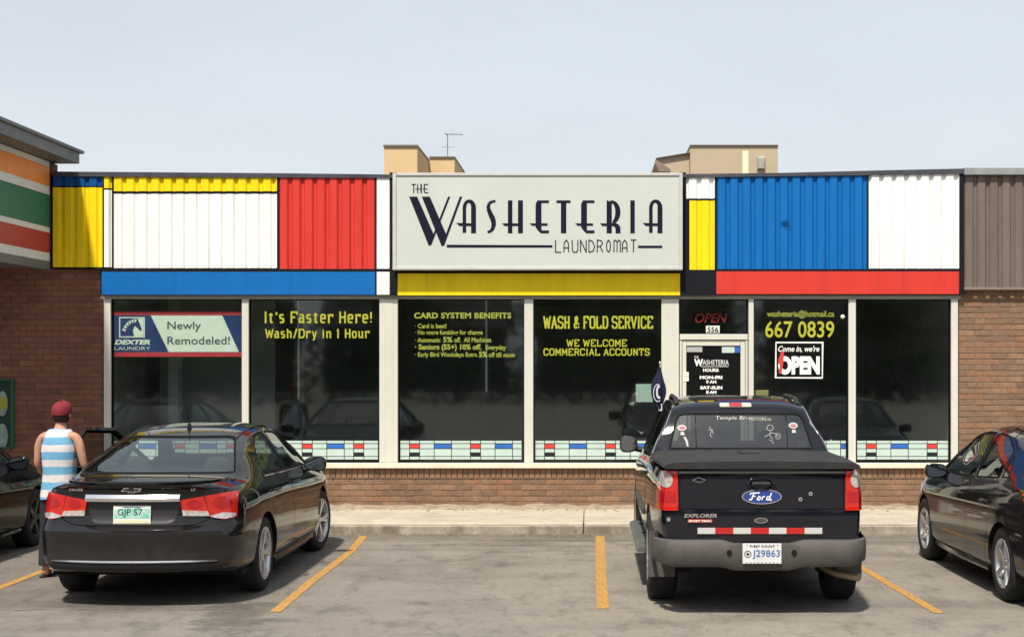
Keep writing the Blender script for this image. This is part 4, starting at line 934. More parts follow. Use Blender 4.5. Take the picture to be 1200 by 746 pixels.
def carpaint(name, col, metal=.0, rough=.28, fl=.3):
    m = mat(name, col, rough, metal, var=.15, scale=30, coat=1.0, spec=.0)
    nt, l, b = nodes_of(m); b.inputs['Coat Roughness'].default_value = .035
    # dust film: duller low down on the sides and here and there
    g = nt.nodes.new('ShaderNodeNewGeometry'); n = nt.nodes.new('ShaderNodeTexNoise'); n.inputs['Scale'].default_value = 4; n.inputs['Detail'].default_value = 8; l(g.outputs['Position'], n.inputs['Vector'])
    r = nt.nodes.new('ShaderNodeMapRange'); r.inputs[1].default_value = .35; r.inputs[2].default_value = .75; r.inputs[3].default_value = .03; r.inputs[4].default_value = .12; l(n.outputs[0], r.inputs[0]); l(r.outputs[0], b.inputs['Coat Roughness'])
    # road dust on the lower flanks
    sz = nt.nodes.new('ShaderNodeSeparateXYZ'); l(g.outputs['Position'], sz.inputs[0]); hm = nt.nodes.new('ShaderNodeMapRange'); hm.interpolation_type = 'SMOOTHSTEP'
    for i_, v_ in ((1, .75), (2, .20), (3, .06), (4, .60)): hm.inputs[i_].default_value = v_
    l(sz.outputs[2], hm.inputs[0]); n3 = nt.nodes.new('ShaderNodeTexNoise'); n3.inputs['Scale'].default_value = 9; n3.inputs['Detail'].default_value = 8; l(g.outputs['Position'], n3.inputs['Vector'])
    m3 = nt.nodes.new('ShaderNodeMath'); m3.operation = 'MULTIPLY'; l(hm.outputs[0], m3.inputs[0]); l(n3.outputs[0], m3.inputs[1])
    dm = nt.nodes.new('ShaderNodeMix'); dm.data_type = 'RGBA'; l(m3.outputs[0], dm.inputs[0]); l(b.inputs['Base Color'].links[0].from_socket, dm.inputs[6]); dm.inputs[7].default_value = (.060, .050, .040, 1); l(dm.outputs[2], b.inputs['Base Color'])
    return m
pt_cruze = carpaint('black_metallic', (.0065, .0065, .0075), .0, .45)
pt_truck = carpaint('near_black_navy', (.005, .006, .011), .0, .45)
pt_right = carpaint('dark_plum_grey', (.009, .0075, .0075), .0, .45)
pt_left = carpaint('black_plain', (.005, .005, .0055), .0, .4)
pt_left.node_tree.nodes['Principled BSDF'].inputs['Coat Weight'].default_value = .5  # weaker gloss stands in for the shade over the left car
m_cgl = glassmat('car_glass', (.55, .62, .60), 1.0, .09); m_cgl2 = glassmat('car_glass_dark', (.22, .24, .25), 1.0, .07)
m_rub = mat('rubber', (.018, .018, .018), .85, bump=.3, bscale=60); m_gap = mat('panel_gap', (.004, .004, .004), .9); m_pl = mat('black_plastic', (.022, .022, .023), .55, bump=.15, bscale=200)
m_chr = mat('chrome', (.80, .80, .82), .08, metal=1, var=.03); m_alloy = mat('alloy', (.50, .51, .53), .28, metal=.85, var=.06, coat=.4)
m_lred = mat('lamp_red', (.48, .014, .008), .12, coat=1, var=.15, scale=25); m_lred2 = mat('lamp_red_inner', (.36, .005, .008), .15, coat=1, var=.25, scale=35); m_lclr = mat('lamp_clear', (.55, .50, .48), .12, metal=.4, coat=1, var=.35, scale=40)
m_seat = mat('seat_fabric', (.05, .05, .05), .9); m_seat2 = mat('seat_fabric_grey', (.10, .095, .085), .9); m_under = mat('underbody', (.010, .010, .010), .95)
m_hlamp = mat('headlamp', (.45, .47, .5), .08, metal=.6, coat=1, var=.3, scale=20)

def wheel(parent, x, y, rad, wid, rim_r, spokes=5, dbl=True, name='wheel', steer=0, m_rim_=None):
    """x is the outer face plane; side = sign of x"""
    s = 1 if x > 0 else -1; w = bpy.data.objects.new(name, None); COL.objects.link(w); w.parent = parent; w.location = (x, y, rad); w.rotation_euler = (0, 0, steer if s > 0 else steer + math.pi); w.empty_display_size = .1
    pr = [(-wid, rim_r), (-wid, rad * .86), (-wid + .012, rad * .95), (-wid + .035, rad), (-wid / 2, rad + .002), (-.035, rad), (-.012, rad * .955), (-.002, rad * .90), (.002, rad * .80), (-.006, rim_r + .004), (-.022, rim_r - .004)]
    ty = M(); ty.lathe(pr, 44)
    ty.obj('tyre', m_rub, w, smooth=35)
    rm = m_rim_ or m_alloy
    r_ = M(); r_.lathe([(-.008, rim_r + .006), (-.002, rim_r + .001), (-.010, rim_r - .012), (-.035, rim_r - .022), (-wid + .02, rim_r - .03)], 44)
    r_.lathe([(-.060, .0005), (-.022, .001), (-.020, .035), (-.030, .062), (-.060, .068), (-.060, .0005)], 20)
    for i in range(spokes):
        for q in ((-.17, .17) if dbl else (0,)):
            a = 2 * math.pi * i / spokes; wdt = .016 if dbl else .032
            def pt2(rr, off, dep):
                ca, sa = math.cos(a + q * (rr / rim_r) * (1.0 if dbl else 0)), math.sin(a + q * (rr / rim_r))
                return (dep, ca * rr - sa * off, sa * rr + ca * off)
            ring = []
            for rr, dep, k in ((.045, -.026, 1.25), (rim_r * .55, -.018, 1.0), (rim_r - .008, -.010, 1.2)):
                ring.append([pt2(rr, -wdt * k, dep - .03), pt2(rr, -wdt * k * .8, dep), pt2(rr, wdt * k * .8, dep), pt2(rr, wdt * k, dep - .03)])
            r_.loft(ring)
    for i in range(5):
        a = 2 * math.pi * (i + .5) / 5; r_.lathe([(-.03, .0001), (-.024, .007), (-.04, .009)], 6, 'x', (0, math.cos(a) * .045, math.sin(a) * .045))
    r_.obj('rim', rm, w, smooth=30)
    b_ = M(); b_.lathe([(-.085, .0005), (-.085, rim_r * .62), (-.10, rim_r * .62)], 24); b_.obj('brake_disc', mat('brake_steel', (.12, .11, .10), .5, metal=.7), w, smooth=30)
    return w
def arches(bm, ax_list, r, z, half, parent, m_body, xi=.5):
    for y in ax_list:
        for s in (-1, 1):
            poly = [(y + r * math.cos(a), z + r * math.sin(a)) for a in [2 * math.pi * i / 30 for i in range(30)]]
            p = cut(bm, poly, 'x', lambda c, n, s=s: c.x * s > xi); p.free()
    # rolled lip inside each arch opening
    be = []
    for e in bm.edges:
        if e.is_boundary:
            c = (e.verts[0].co + e.verts[1].co) / 2
            if any(abs(math.hypot(c.y - y, c.z - z) - r) < .02 for y in ax_list): be.append(e)
    res = bmesh.ops.extrude_edge_only(bm, edges=be)
    for v in res['geom']:
        if isinstance(v, bmesh.types.BMVert): v.co.x -= math.copysign(.05, v.co.x); 
    for y in ax_list:
        for s in (-1, 1):
            ln = M()
            x0, x1 = s * (half - .04), s * (half - .36)
            ln.lathe([(x0, r - .005), (x1, r + .01), (x1, .01)], 20, 'x', (0, y, z), a0=R(-12), a1=R(192))
            ln.obj('wheel_arch_liner', m_under, parent)
def plate_obj(parent, x, y, z, w, h, cols, name='licence_plate', tilt=0):
    mb = M(); mb.bbox(-w / 2, w / 2, -.008, 0, -h / 2, h / 2, .003)
    o = mb.obj(name, cols, parent, loc=(x, y, z)); o.rotation_euler.x = tilt; return o
def seats(parent, rows, w=.46, zs=.30, hs=.62, m=None, head=True):
    for (y, xs_) in rows:
        for x in xs_:
            b_ = M()
            def rb(x0, x1, pts):   # rounded slab
                b_.loft([[(x0 + (x1 - x0) * t, p[0], p[1]) for p in pp] for t, pp in ((0, [( (a + y_c) / 2 if False else a, z_) for a, z_ in pts]), (1, pts))])
            y_c = 0
            b_.prism([(y - .05, zs), (y + .42, zs + .03), (y + .44, zs + .14), (y + .0, zs + .13), (y - .17, zs + hs), (y - .27, zs + hs), (y - .12, zs)], x - w / 2, x + w / 2, ax='x')
            b_.obj('seat', m or m_seat, parent, smooth=False)
            if head:
                h_ = []
                for t in np.linspace(-1, 1, 7):
                    k = math.sqrt(max(0, 1 - abs(t) ** 3)) * .9 + .1
                    h_.append([(x + t * .13, y - .235 + .055 * k * math.cos(a), zs + hs + .115 + .10 * k * math.sin(a)) for a in [2 * math.pi * i / 10 for i in range(10)]])
                hb = M(); hb.loft(h_); hb.tube([(x - .05, y - .22, zs + hs - .05), (x - .05, y - .22, zs + hs + .08)], .007, 6).tube([(x + .05, y - .22, zs + hs - .05), (x + .05, y - .22, zs + hs + .08)], .007, 6)
                hb.obj('headrest', m or m_seat, parent, smooth=50)
def mirror(parent, x, y, z, m, glassm, s, w=.23, h=.15, o_=-.06):
    rings = []
    for t, k in ((0, .86), (.012, 1.0), (.045, .97), (.085, .78), (.115, .45), (.125, .1)):
        rings.append([(x + s * (o_ + w / 2) + w / 2 * k * math.copysign(abs(math.cos(a)) ** .7, math.cos(a)), y + t, z + h / 2 * k * math.copysign(abs(math.sin(a)) ** .75, math.sin(a)) * (1 + .12 * s * math.cos(a))) for a in [2 * math.pi * i / 20 for i in range(20)]])
    mb = M(); mb.loft(rings); mb.tube([(x - s * .02, y + .06, z - .06), (x + s * (o_ + .04), y + .05, z - .045), (x + s * (o_ + .09), y + .05, z - .02)], [.032, .026, .03], 8)
    o = mb.obj('side_mirror', m, parent, smooth=45)
    g_ = M(); g_.prism([(x + s * (o_ + w / 2) + w / 2 * .84 * math.copysign(abs(math.cos(a)) ** .7, math.cos(a)), z + h / 2 * .82 * math.copysign(abs(math.sin(a)) ** .75, math.sin(a)) * (1 + .12 * s * math.cos(a))) for a in [2 * math.pi * i / 20 for i in range(20)]], y - .002, y + .004)
    g_.obj('mirror_glass', glassm, o); return o
m_mir = mat('mirror_silver', (.26, .28, .30), .03, metal=1, var=0)
def side(s, zmin=-9): return lambda c, n: c.x * s > .25 and n.x * s > .12 and c.z > zmin
def window_cut(bm, poly, ax, cond, parent_shell, gm, trim=.018, name='side_window', chrome=None):
    p = cut(bm, poly, ax, cond)
    if not p.faces: p.free(); print('EMPTY', name); return None
    g_ = cut(p, shrink(poly, trim), ax, lambda c, n: True)
    t = bobj(solid(p, .001, .02), 'window_trim' if not name.endswith('screen') else name + '_seal', chrome or m_blackf, parent_shell)
    return bobj(solid(g_, -.004, .004), name, gm, parent_shell)
def door_cut(bm, poly, s, parent, paint_m, name='door'):
    p = cut(bm, poly, 'x', side(s, .24))
    inner = cut(p, shrink(poly, .006), 'x', lambda c, n: True)
    bobj(solid(p, -.012, .02), 'door_gap', m_gap, parent)
    return inner
def handle(parent, bvh, y, z, s, m, L_=.20):
    hit = bvh.ray_cast(Vector((s * 2, y, z)), Vector((-s, 0, 0))); x = hit[0].x if hit[0] else s * .88
    mb = M(); mb.tube([(x + s * .002, y - L_ / 2, z), (x + s * .03, y - L_ / 2 + .025, z + .004), (x + s * .036, y, z + .006), (x + s * .03, y + L_ / 2 - .025, z + .004), (x + s * .002, y + L_ / 2, z)], [.010, .013, .014, .013, .010], 8)
    return mb.obj('door_handle', m, parent, smooth=40)
def bvh_of(bm): bm.normal_update(); return BVHTree.FromBMesh(bm)
def finish(shell_bm, root, paint_m): return bobj(shell_bm, 'body', paint_m, root)

# ---- compact saloon seen from behind -------------------------------------------------
PA = dict(
 zt=[(-2.24, 1.030), (-2.10, 1.045), (-1.9, 1.05), (-1.74, 1.055), (-1.62, 1.082), (-1.35, 1.195), (-1.1, 1.295), (-.85, 1.375), (-.6, 1.425), (-.1, 1.458), (.25, 1.44), (.5, 1.38), (.8, 1.245), (1.1, 1.095), (1.25, 1.02), (1.38, .985), (1.8, .91), (2.05, .83), (2.2, .72)],
 zb=[(-2.24, .98), (-1.9, .985), (-1.3, .99), (-.6, .985), (.4, .945), (1.0, .915), (1.6, .865), (2.0, .78), (2.2, .66)],
 z0=[(-2.24, .30), (-1.9, .25), (-.9, .20), (.9, .20), (1.9, .20), (2.2, .24)],
 W=[(-2.24, .70), (-2.20, .755), (-2.12, .800), (-1.95, .845), (-1.5, .886), (-.6, .898), (.8, .898), (1.4, .89), (1.85, .85), (2.05, .79), (2.15, .72), (2.2, .62)],
 wr=[(-2.24, .62), (-1.75, .70), (-1.3, .635), (-.85, .575), (0, .56), (.5, .58), (1.1, .66), (2.2, .6)],
 side=[(0, .90), (.06, .95), (.16, .985), (.38, 1.0), (.58, .995), (.72, .985), (.84, .972), (.93, .945), (1, .90)],
 rear=[(.20, .16), (.30, .05), (.36, .0), (.50, -.01), (.62, -.03), (.655, -.02), (.70, .045), (.74, .060), (.80, .062), (.92, .055), (.985, .045), (1.01, .015), (1.04, .0), (1.2, .05)],
 front=[(.2, .10), (.35, .02), (.5, 0), (.62, .02), (.75, .12)], bowR=.13, bowF=.22, n=88, crown=.06)
def saloon_a(root, body_only=False):
    bm = shell(PA); full = bm.copy(); bvh = bvh_of(full); pm = pt_cruze
    arches(bm, (-1.3425, 1.3425), .372, .335, .89, root, pm)
    # screens
    rw = rounded([(-.680, 1.068), (.680, 1.068), (.610, 1.17), (.500, 1.362), (-.500, 1.362), (-.610, 1.17)], [.05, .05, .01, .09, .09, .01], 3)
    window_cut(bm, rw, 'y', lambda c, n: c.y < -.5 and c.z > 1.06 and n.y < -.05, root, m_cgl, .014, 'rear_screen')
    window_cut(bm, rounded([(-.66, 1.05), (.66, 1.05), (.50, 1.415), (-.50, 1.415)], .06, 3), 'y', lambda c, n: c.y > .2 and n.y > .05, root, m_cgl, .02, 'windscreen')
    doors = {}
    for s in (-1, 1):
        fw_ = [(.98, .965), (.22, 1.355), (-.145, 1.378), (-.175, .990)]; rw_ = [(-.235, .992), (-.205, 1.378), (-.60, 1.350), (-.99, 1.15), (-1.02, 1.02)]
        fd = [(1.02, .26), (1.08, .62), (1.03, .955), (.965, 1.0), (.22, 1.394), (-.165, 1.416), (-.21, .95), (-.20, .26)]; rdp = [(-.21, .26), (-.212, .95), (-.175, 1.416), (-.62, 1.388), (-1.05, 1.15), (-1.13, .98), (-1.05, .62), (-.92, .26)]
        # the paint above and below the glass comes out with the door, glass after it
        dF = door_cut(bm, fd, s, root, pm); dR = door_cut(bm, rdp, s, root, pm)
        doors[s] = []
        for dbm, wp, hy in ((dF, fw_, -.06), (dR, rw_, -.93)):
            wp2 = rounded(wp, .03, 2)
            p = cut(dbm, wp2, 'x', lambda c, n: True); g_ = cut(p, shrink(wp2, .016), 'x', lambda c, n: True)
            if s == 1 and False: pass
            do = bobj(solid(dbm, 0, .03), 'door', pm, root); bobj(solid(p, .0015, .02), 'window_trim', m_blackf, do); bobj(solid(g_, -.004, .004), 'side_window', m_cgl, do)
            handle(do, bvh, hy, .87, s, pm); doors[s].append(do)
        # chrome waist strip
        ws = [(1.0, .957), (-1.02, 1.002), (-1.02, 1.016), (1.0, .971)]
    for s in (1, -1):
        for a, b in ((.95, -.2), (-.235, -1.03)):
            pts = []
            for i in range(13):
                y = a + (b - a) * i / 12; z = .962 + (.98 - y) * .0215; h_ = bvh.ray_cast(Vector((s * 2, y, z)), Vector((-s, 0, 0)))[0]; pts.append((h_.x + s * .004, y, z))
            mb = M(); mb.tube(pts, .007, 6); mb.obj('chrome_strip', m_chr, doors[s][0] if a > 0 else doors[s][1], smooth=40)
    # sill
    for s in (1, -1):
        M().tube([(s * .835, -.93, .222), (s * .845, -.3, .215), (s * .845, .4, .215), (s * .83, .93, .222)], .033, 8).obj('side_sill', pm, root, smooth=40)
    # boot lid outline
    lid = rounded([(-.72, .99), (-.69, .77), (-.50, .685), (.50, .685), (.69, .77), (.72, .99)], [.01, .05, .05, .05, .05, .01], 3)
    p = cut(bm, lid, 'y', lambda c, n: c.y < -1.9 and n.y < -.2); inner = cut(p, shrink(lid, .006), 'y', lambda c, n: True); bobj(solid(p, -.010, .015), 'lid_gap', m_gap, root)
    # tail lamps: inner pair on the lid, outer pair on the wings
    lidsrc = inner.copy(); lidsrc.normal_update()
    lidroot = bobj(inner, 'boot_lid', pm, root, 30)
    for s in (-1, 1):
        lo = M  # noqa
        inn = [(s * .398, .785), (s * .378, .895), (s * .560, .925), (s * .598, .775)]; 
        o = decal(full, inn, 'y', 'tail_lamp', m_lred, root, .014, .03, lambda c, n: c.y < -1.9 and n.y < -.1)
        decal(full, [(s * .400, .765), (s * .394, .812), (s * .588, .800), (s * .602, .758)], 'y', 'clear_lens', m_lclr, o, .017, .02, lambda c, n: c.y < -1.9 and n.y < -.1)
        decal(full, [(s * (.487 + .058 * math.cos(a)), .860 + .040 * math.sin(a)) for a in [i * math.pi / 7 for i in range(14)]], 'y', 'lamp_bowl', m_lred2, o, .0165, .01, lambda c, n: c.y < -1.9 and n.y < -.1)
        out_ = rounded([(s * .606, .750), (s * .568, .928), (s * .70, .948), (s * .785, .945), (s * .790, .74), (s * .72, .718)], [.004, .004, .02, .01, .01, .05], 3)
        cnd = lambda c, n: c.y < -1.93 and abs(c.x) > .3 and (n.y < -.05)
        o = decal(full, out_, 'y', 'tail_lamp', m_lred, root, .012, .03, cnd)
        decal(full, rounded([(s * .610, .750), (s * .600, .802), (s * .70, .785), (s * .780, .805), (s * .782, .745), (s * .72, .722)], [.004, .004, .02, .01, .01, .04], 2), 'y', 'clear_lens', m_lclr, o, .0155, .02, cnd)
        decal(full, [(s * (.690 + .066 * math.cos(a)), .868 + .050 * math.sin(a)) for a in [i * math.pi / 8 for i in range(16)]], 'y', 'lamp_bowl', m_lred2, o, .0145, .01, cnd)
    # chrome bar, number plate recess, badges
    yb = lambda x, z: bvh.ray_cast(Vector((x, -4, z)), Vector((0, 1, 0)))[0].y
    def bar(nm, x0, z_, hh_, dd_, m_=m_chr, taper=0):
        rr = []
        for i in range(25):
            u = -1 + 2 * i / 24; x = x0 * u; y = bvh.ray_cast(Vector((x, -4, z_)), Vector((0, 1, 0)))[0].y; k = 1 - taper * abs(u) ** 4
            rr.append([(x, y + .01, z_ + hh_ * k), (x, y - dd_ * .55, z_ + hh_ * .8 * k), (x, y - dd_, z_ + hh_ * .05), (x, y - dd_ * .9, z_ - hh_ * .6 * k), (x, y + .01, z_ - hh_ * k)])
        return M().loft(rr).obj(nm, m_, root, smooth=20)
    bar('chrome_bar', .385, .912, .040, .044)
    decal(full, rounded([(-.375, .875), (-.34, .705), (.34, .705), (.375, .875)], [.01, .06, .06, .01], 3), 'y', 'plate_recess', pt_right if False else mat('recess_paint', (.022, .022, .024), .5, coat=.3), root, .0025, .004, lambda c, n: c.y < -1.9 and n.y < -.2)
    y_ = yb(0, .775); pl = plate_obj(root, .0, y_ - .012, .778, .305, .152, [mat('plate_white', (.62, .64, .56), .5), mat('plate_green', (.05, .36, .25), .5)], tilt=R(-3))
    M().box(-.145, .145, -.0095, -.0085, -.030, .052).obj('plate_scene', mat('plate_scene_green', (.06, .40, .30), .5, scale=18, var=0, col2=(.55, .62, .55)), pl)
    text('plate_lettering', 'GJP 57', -.115, .085, -.018, .048, -.010, m_dark, pl, bold=-.005)
    text('plate_lettering', 'MANITOBA', -.07, .07, .056, .068, -.0085, m_fb, pl)
    M().box(-.14, .14, -.0095, -.0085, -.068, -.044).obj('plate_strip', mat('plate_tan', (.60, .55, .38), .5), pl)
    bt = M(); yv = yb(0, .985) - .012
    bt.prism([(-.085, .972), (-.060, 1.002), (-.028, 1.002), (-.028, 1.010), (.028, 1.010), (.028, .998), (.085, .998), (.066, .970), (.028, .970), (.028, .962), (-.028, .962), (-.028, .972)], yv - .008, yv)
    bt.obj('bow_tie_badge', m_chr, root)
    bt = M(); bt.prism([(-.072, .976), (-.056, .996), (-.021, .996), (-.021, 1.004), (.021, 1.004), (.021, .992), (.072, .992), (.058, .975), (.021, .975), (.021, .967), (-.021, .967), (-.021, .976)], yv - .0095, yv - .008).obj('badge_centre', mat('badge_dark', (.05, .045, .04), .4, metal=.5), root)
    text('badge_lettering', 'CRUZE', -.53, -.415, .972, .990, yb(-.47, .98) - .012, m_chr, root, bold=.02); text('badge_lettering', 'LT', .47, .505, .972, .990, yb(.48, .98) - .012, m_chr, root, bold=.02)
    # bumper strip, valance, reflectors, spoiler lip
    bar('bumper_chrome_strip', .68, .392, .012, .018, taper=.6)
    decal(full, [(-.74, .355), (-.72, .372), (.72, .372), (.74, .355), (.68, .318), (-.68, .318)], 'y', 'lower_valance', m_pl, root, .006, .01, lambda c, n: c.y < -1.8 and n.y < -.1)
    lip = []
    for i in range(21):
        x = -.655 + 1.31 * i / 20; hh = bvh.ray_cast(Vector((x, -4, 1.028)), Vector((0, 1, 0)))[0]; y = hh.y; u = abs(i / 10 - 1); k = 1 - u ** 3
        lip.append([(x, y + .10, 1.045 + .001), (x, y + .03, 1.050 + .008 * k), (x, y - .012 * k, 1.046 + .010 * k), (x, y - .016 * k, 1.040 + .004 * k), (x, y + .01, 1.020)])
    M().loft(lip).obj('spoiler_lip', pm, root, smooth=50)
    # aerial
    h_ = bvh.ray_cast(Vector((0, -.62, 3)), Vector((0, 0, -1)))[0]; b_ = M(); b_.loft([[(.022 * k * math.cos(a), -.62 + t + .035 * k * math.sin(a), h_.z + z_) for a in [i * math.pi / 5 for i in range(10)]] for k, z_, t in ((1.1, -.004, 0), (.9, .02, -.01), (.45, .05, -.02))]); b_.tube([(0, -.64, h_.z + .04), (0, -.72, h_.z + .19)], [.006, .003], 6); b_.obj('roof_aerial', m_pl, root, smooth=40)
    for s in (-1, 1):
        b_ = M(); pts = []
        for i in range(11):
            y = .35 - i * .12; hh = bvh.ray_cast(Vector((s * .50, y, 3)), Vector((0, 0, -1)))[0]; pts.append((s * .50, y, hh.z + .003))
        b_.tube(pts, .009, 6); b_.obj('roof_moulding', m_pl, root, smooth=40)
    mirror(doors[1][0], .86, .72, .985, pm, m_mir, 1); mirror(doors[-1][0], -.86, .72, .985, pm, m_mir, -1)
    # front lamps and grille
    for s in (-1, 1): decal(full, rounded([(s * .35, .60), (s * .40, .70), (s * .80, .79), (s * .86, .68), (s * .6, .60)], .02, 2), 'y', 'headlamp', m_hlamp, root, .006, .01, lambda c, n: c.y > 1.7 and n.y > .05)
    decal(full, rounded([(-.42, .33), (-.34, .62), (.34, .62), (.42, .33)], .03, 2), 'y', 'grille', m_pl, root, .004, .01, lambda c, n: c.y > 1.7 and n.y > .1)
    # cabin
    M().box(-.80, .80, -1.9, 1.6, .22, .30).box(-.70, .70, -1.80, -1.15, .9, 1.03).prism([(1.0, .3), (1.0, .93), (.62, .97), (.5, .85), (.62, .3)], -.74, .74, ax='x').obj('cabin_floor', m_under, root)
    seats(root, ((.05, (-.37, .37)),), m=m_seat); seats(root, ((-.78, (-.36, .36)),), w=.66, zs=.34, hs=.62, m=m_seat)
    M().lathe([(-.012, .175), (0, .188), (.012, .175), (0, .165), (-.012, .175)], 24, 'y', (-.37, .48, .93)).obj('steering_wheel', m_pl, root, smooth=40)
    full.free(); lidsrc.free()
    for y, x, st_ in ((-1.3425, .872, 0), (1.3425, .872, 0)):
        for s in (-1, 1): wheel(root, s * x, y, .332, .215, .232, 5, True, steer=(R(-8) if y > 0 else 0))
    o = finish(bm, root, pm)
    return doors
# ---- rounder saloon, used at both edges of the picture --------------------------------
PB = dict(
 zt=[(-2.20, .985), (-2.05, 1.02), (-1.8, 1.05), (-1.6, 1.10), (-1.35, 1.215), (-1.1, 1.315), (-.8, 1.39), (-.45, 1.425), (-.05, 1.432), (.3, 1.39), (.6, 1.28), (.95, 1.10), (1.15, .99), (1.3, .945), (1.7, .87), (1.95, .79), (2.12, .66)],
 zb=[(-2.20, .93), (-1.8, .975), (-1.2, .97), (-.5, .945), (.5, .905), (1.0, .875), (1.6, .80), (1.95, .72), (2.12, .60)],
 z0=[(-2.20, .27), (-1.9, .22), (-.9, .20), (.9, .20), (1.8, .20), (2.12, .24)],
 W=[(-2.20, .62), (-2.12, .74), (-2.0, .80), (-1.8, .835), (-1.4, .858), (-.6, .862), (.8, .862), (1.3, .855), (1.7, .81), (1.92, .74), (2.05, .66), (2.12, .52)],
 wr=[(-2.20, .55), (-1.7, .60), (-1.2, .55), (-.8, .53), (0, .545), (.5, .57), (1.1, .63), (2.12, .55)],
 side=[(0, .90), (.06, .95), (.16, .985), (.40, 1.0), (.62, .992), (.78, .975), (.9, .95), (1, .90)],
 rear=[(.20, .14), (.32, .03), (.5, -.01), (.66, 0), (.72, .05), (.9, .06), (1.0, .03), (1.2, .05)],
 front=[(.2, .10), (.35, .02), (.5, 0), (.6, .02), (.72, .12)], bowR=.16, bowF=.26, n=80, crown=.07)
def saloon_b(root, pm, rimm, spokes=5, lampm=None):
    bm = shell(PB); full = bm.copy(); bvh = bvh_of(full)
    arches(bm, (-1.31, 1.31), .350, .315, .855, root, pm)
    window_cut(bm, rounded([(-.62, 1.06), (.62, 1.06), (.45, 1.375), (-.45, 1.375)], .07, 3), 'y', lambda c, n: c.y < -.5 and c.z > 1.03 and n.y < -.05, root, m_cgl, .022, 'rear_screen')
    window_cut(bm, rounded([(-.62, .99), (.62, .99), (.47, 1.365), (-.47, 1.365)], .06, 3), 'y', lambda c, n: c.y > .2 and n.y > .05, root, m_cgl, .02, 'windscreen')
    for s in (-1, 1):
        fw_ = [(.93, .925), (.55, 1.20), (.20, 1.345), (-.175, 1.372), (-.225, .955)]; rw_ = [(-.285, .958), (-.235, 1.372), (-.55, 1.352), (-.88, 1.24), (-.96, 1.0)]
        qw = [(-1.0, 1.01), (-.925, 1.215), (-1.03, 1.165), (-1.16, 1.06), (-1.17, 1.02)]
        fd = [(.98, .25), (1.03, .60), (.99, .91), (.94, .94), (.56, 1.225), (.20, 1.385), (-.19, 1.412), (-.255, .93), (-.235, .25)]; rdp = [(-.245, .25), (-.257, .93), (-.20, 1.412), (-.56, 1.39), (-.92, 1.25), (-1.02, .98), (-1.0, .68), (-.93, .52), (-.84, .25)]
        dF = door_cut(bm, fd, s, root, pm); dR = door_cut(bm, rdp, s, root, pm)
        for dbm, wp, hy in ((dF, fw_, -.08), (dR, rw_, -.84)):
            wp2 = rounded(wp, .03, 2); p = cut(dbm, wp2, 'x', lambda c, n: True); g_ = cut(p, shrink(wp2, .016), 'x', lambda c, n: True)
            do = bobj(solid(dbm, 0, .03), 'door', pm, root); bobj(solid(p, .0015, .02), 'window_trim', m_blackf, do); bobj(solid(g_, -.004, .004), 'side_window', m_cgl, do)
            handle(do, bvh, hy, .80, s, pm, .18)
            if dbm is dF: mirror(do, s * .82, .70, .945, pm, m_mir, s, .22, .145)
        window_cut(bm, rounded(qw, .02, 2), 'x', side(s, .9), root, m_cgl, .012, 'quarter_window')
        cnd = lambda c, n: c.y < -1.75 and (n.y < -.04 or abs(n.x) > .5)
        decal(full, rounded([(s * .50, .76), (s * .50, .93), (s * .80, .955), (s * .80, .74)], .02, 2), 'y', 'tail_lamp', lampm or m_lred, root, .008, .02, cnd)
        decal(full, rounded([(s * .30, .60), (s * .36, .68), (s * .76, .76), (s * .86, .62), (s * .6, .56)], .02, 2), 'y', 'headlamp', m_hlamp, root, .006, .01, lambda c, n: c.y > 1.55 and n.y > .03)
        M().tube([(s * .81, -.90, .222), (s * .815, -.3, .215), (s * .815, .4, .215), (s * .80, .90, .222)], .030, 8).obj('side_sill', pm, root, smooth=40)
    decal(full, rounded([(-.36, .33), (-.30, .57), (.30, .57), (.36, .33)], .03, 2), 'y', 'grille', m_pl, root, .004, .01, lambda c, n: c.y > 1.6 and n.y > .1)
    M().box(-.76, .76, -1.8, 1.5, .22, .30).box(-.66, .66, -1.70, -1.1, .85, .98).prism([(.95, .3), (.95, .88), (.6, .93), (.48, .8), (.6, .3)], -.70, .70, ax='x').obj('cabin_floor', m_under, root)
    seats(root, ((.0, (-.36, .36)),), w=.44, zs=.28, hs=.62, m=m_seat2); seats(root, ((-.78, (-.34, .34)),), w=.62, zs=.32, hs=.56, m=m_seat2)
    M().lathe([(-.012, .175), (0, .188), (.012, .175), (0, .165), (-.012, .175)], 24, 'y', (-.36, .45, .89)).obj('steering_wheel', m_pl, root, smooth=40)
    for y in (-1.31, 1.31):
        for s in (-1, 1): wheel(root, s * .842, y, .315, .205, .205, spokes, False, m_rim_=rimm)
    full.free(); finish(bm, root, pm)

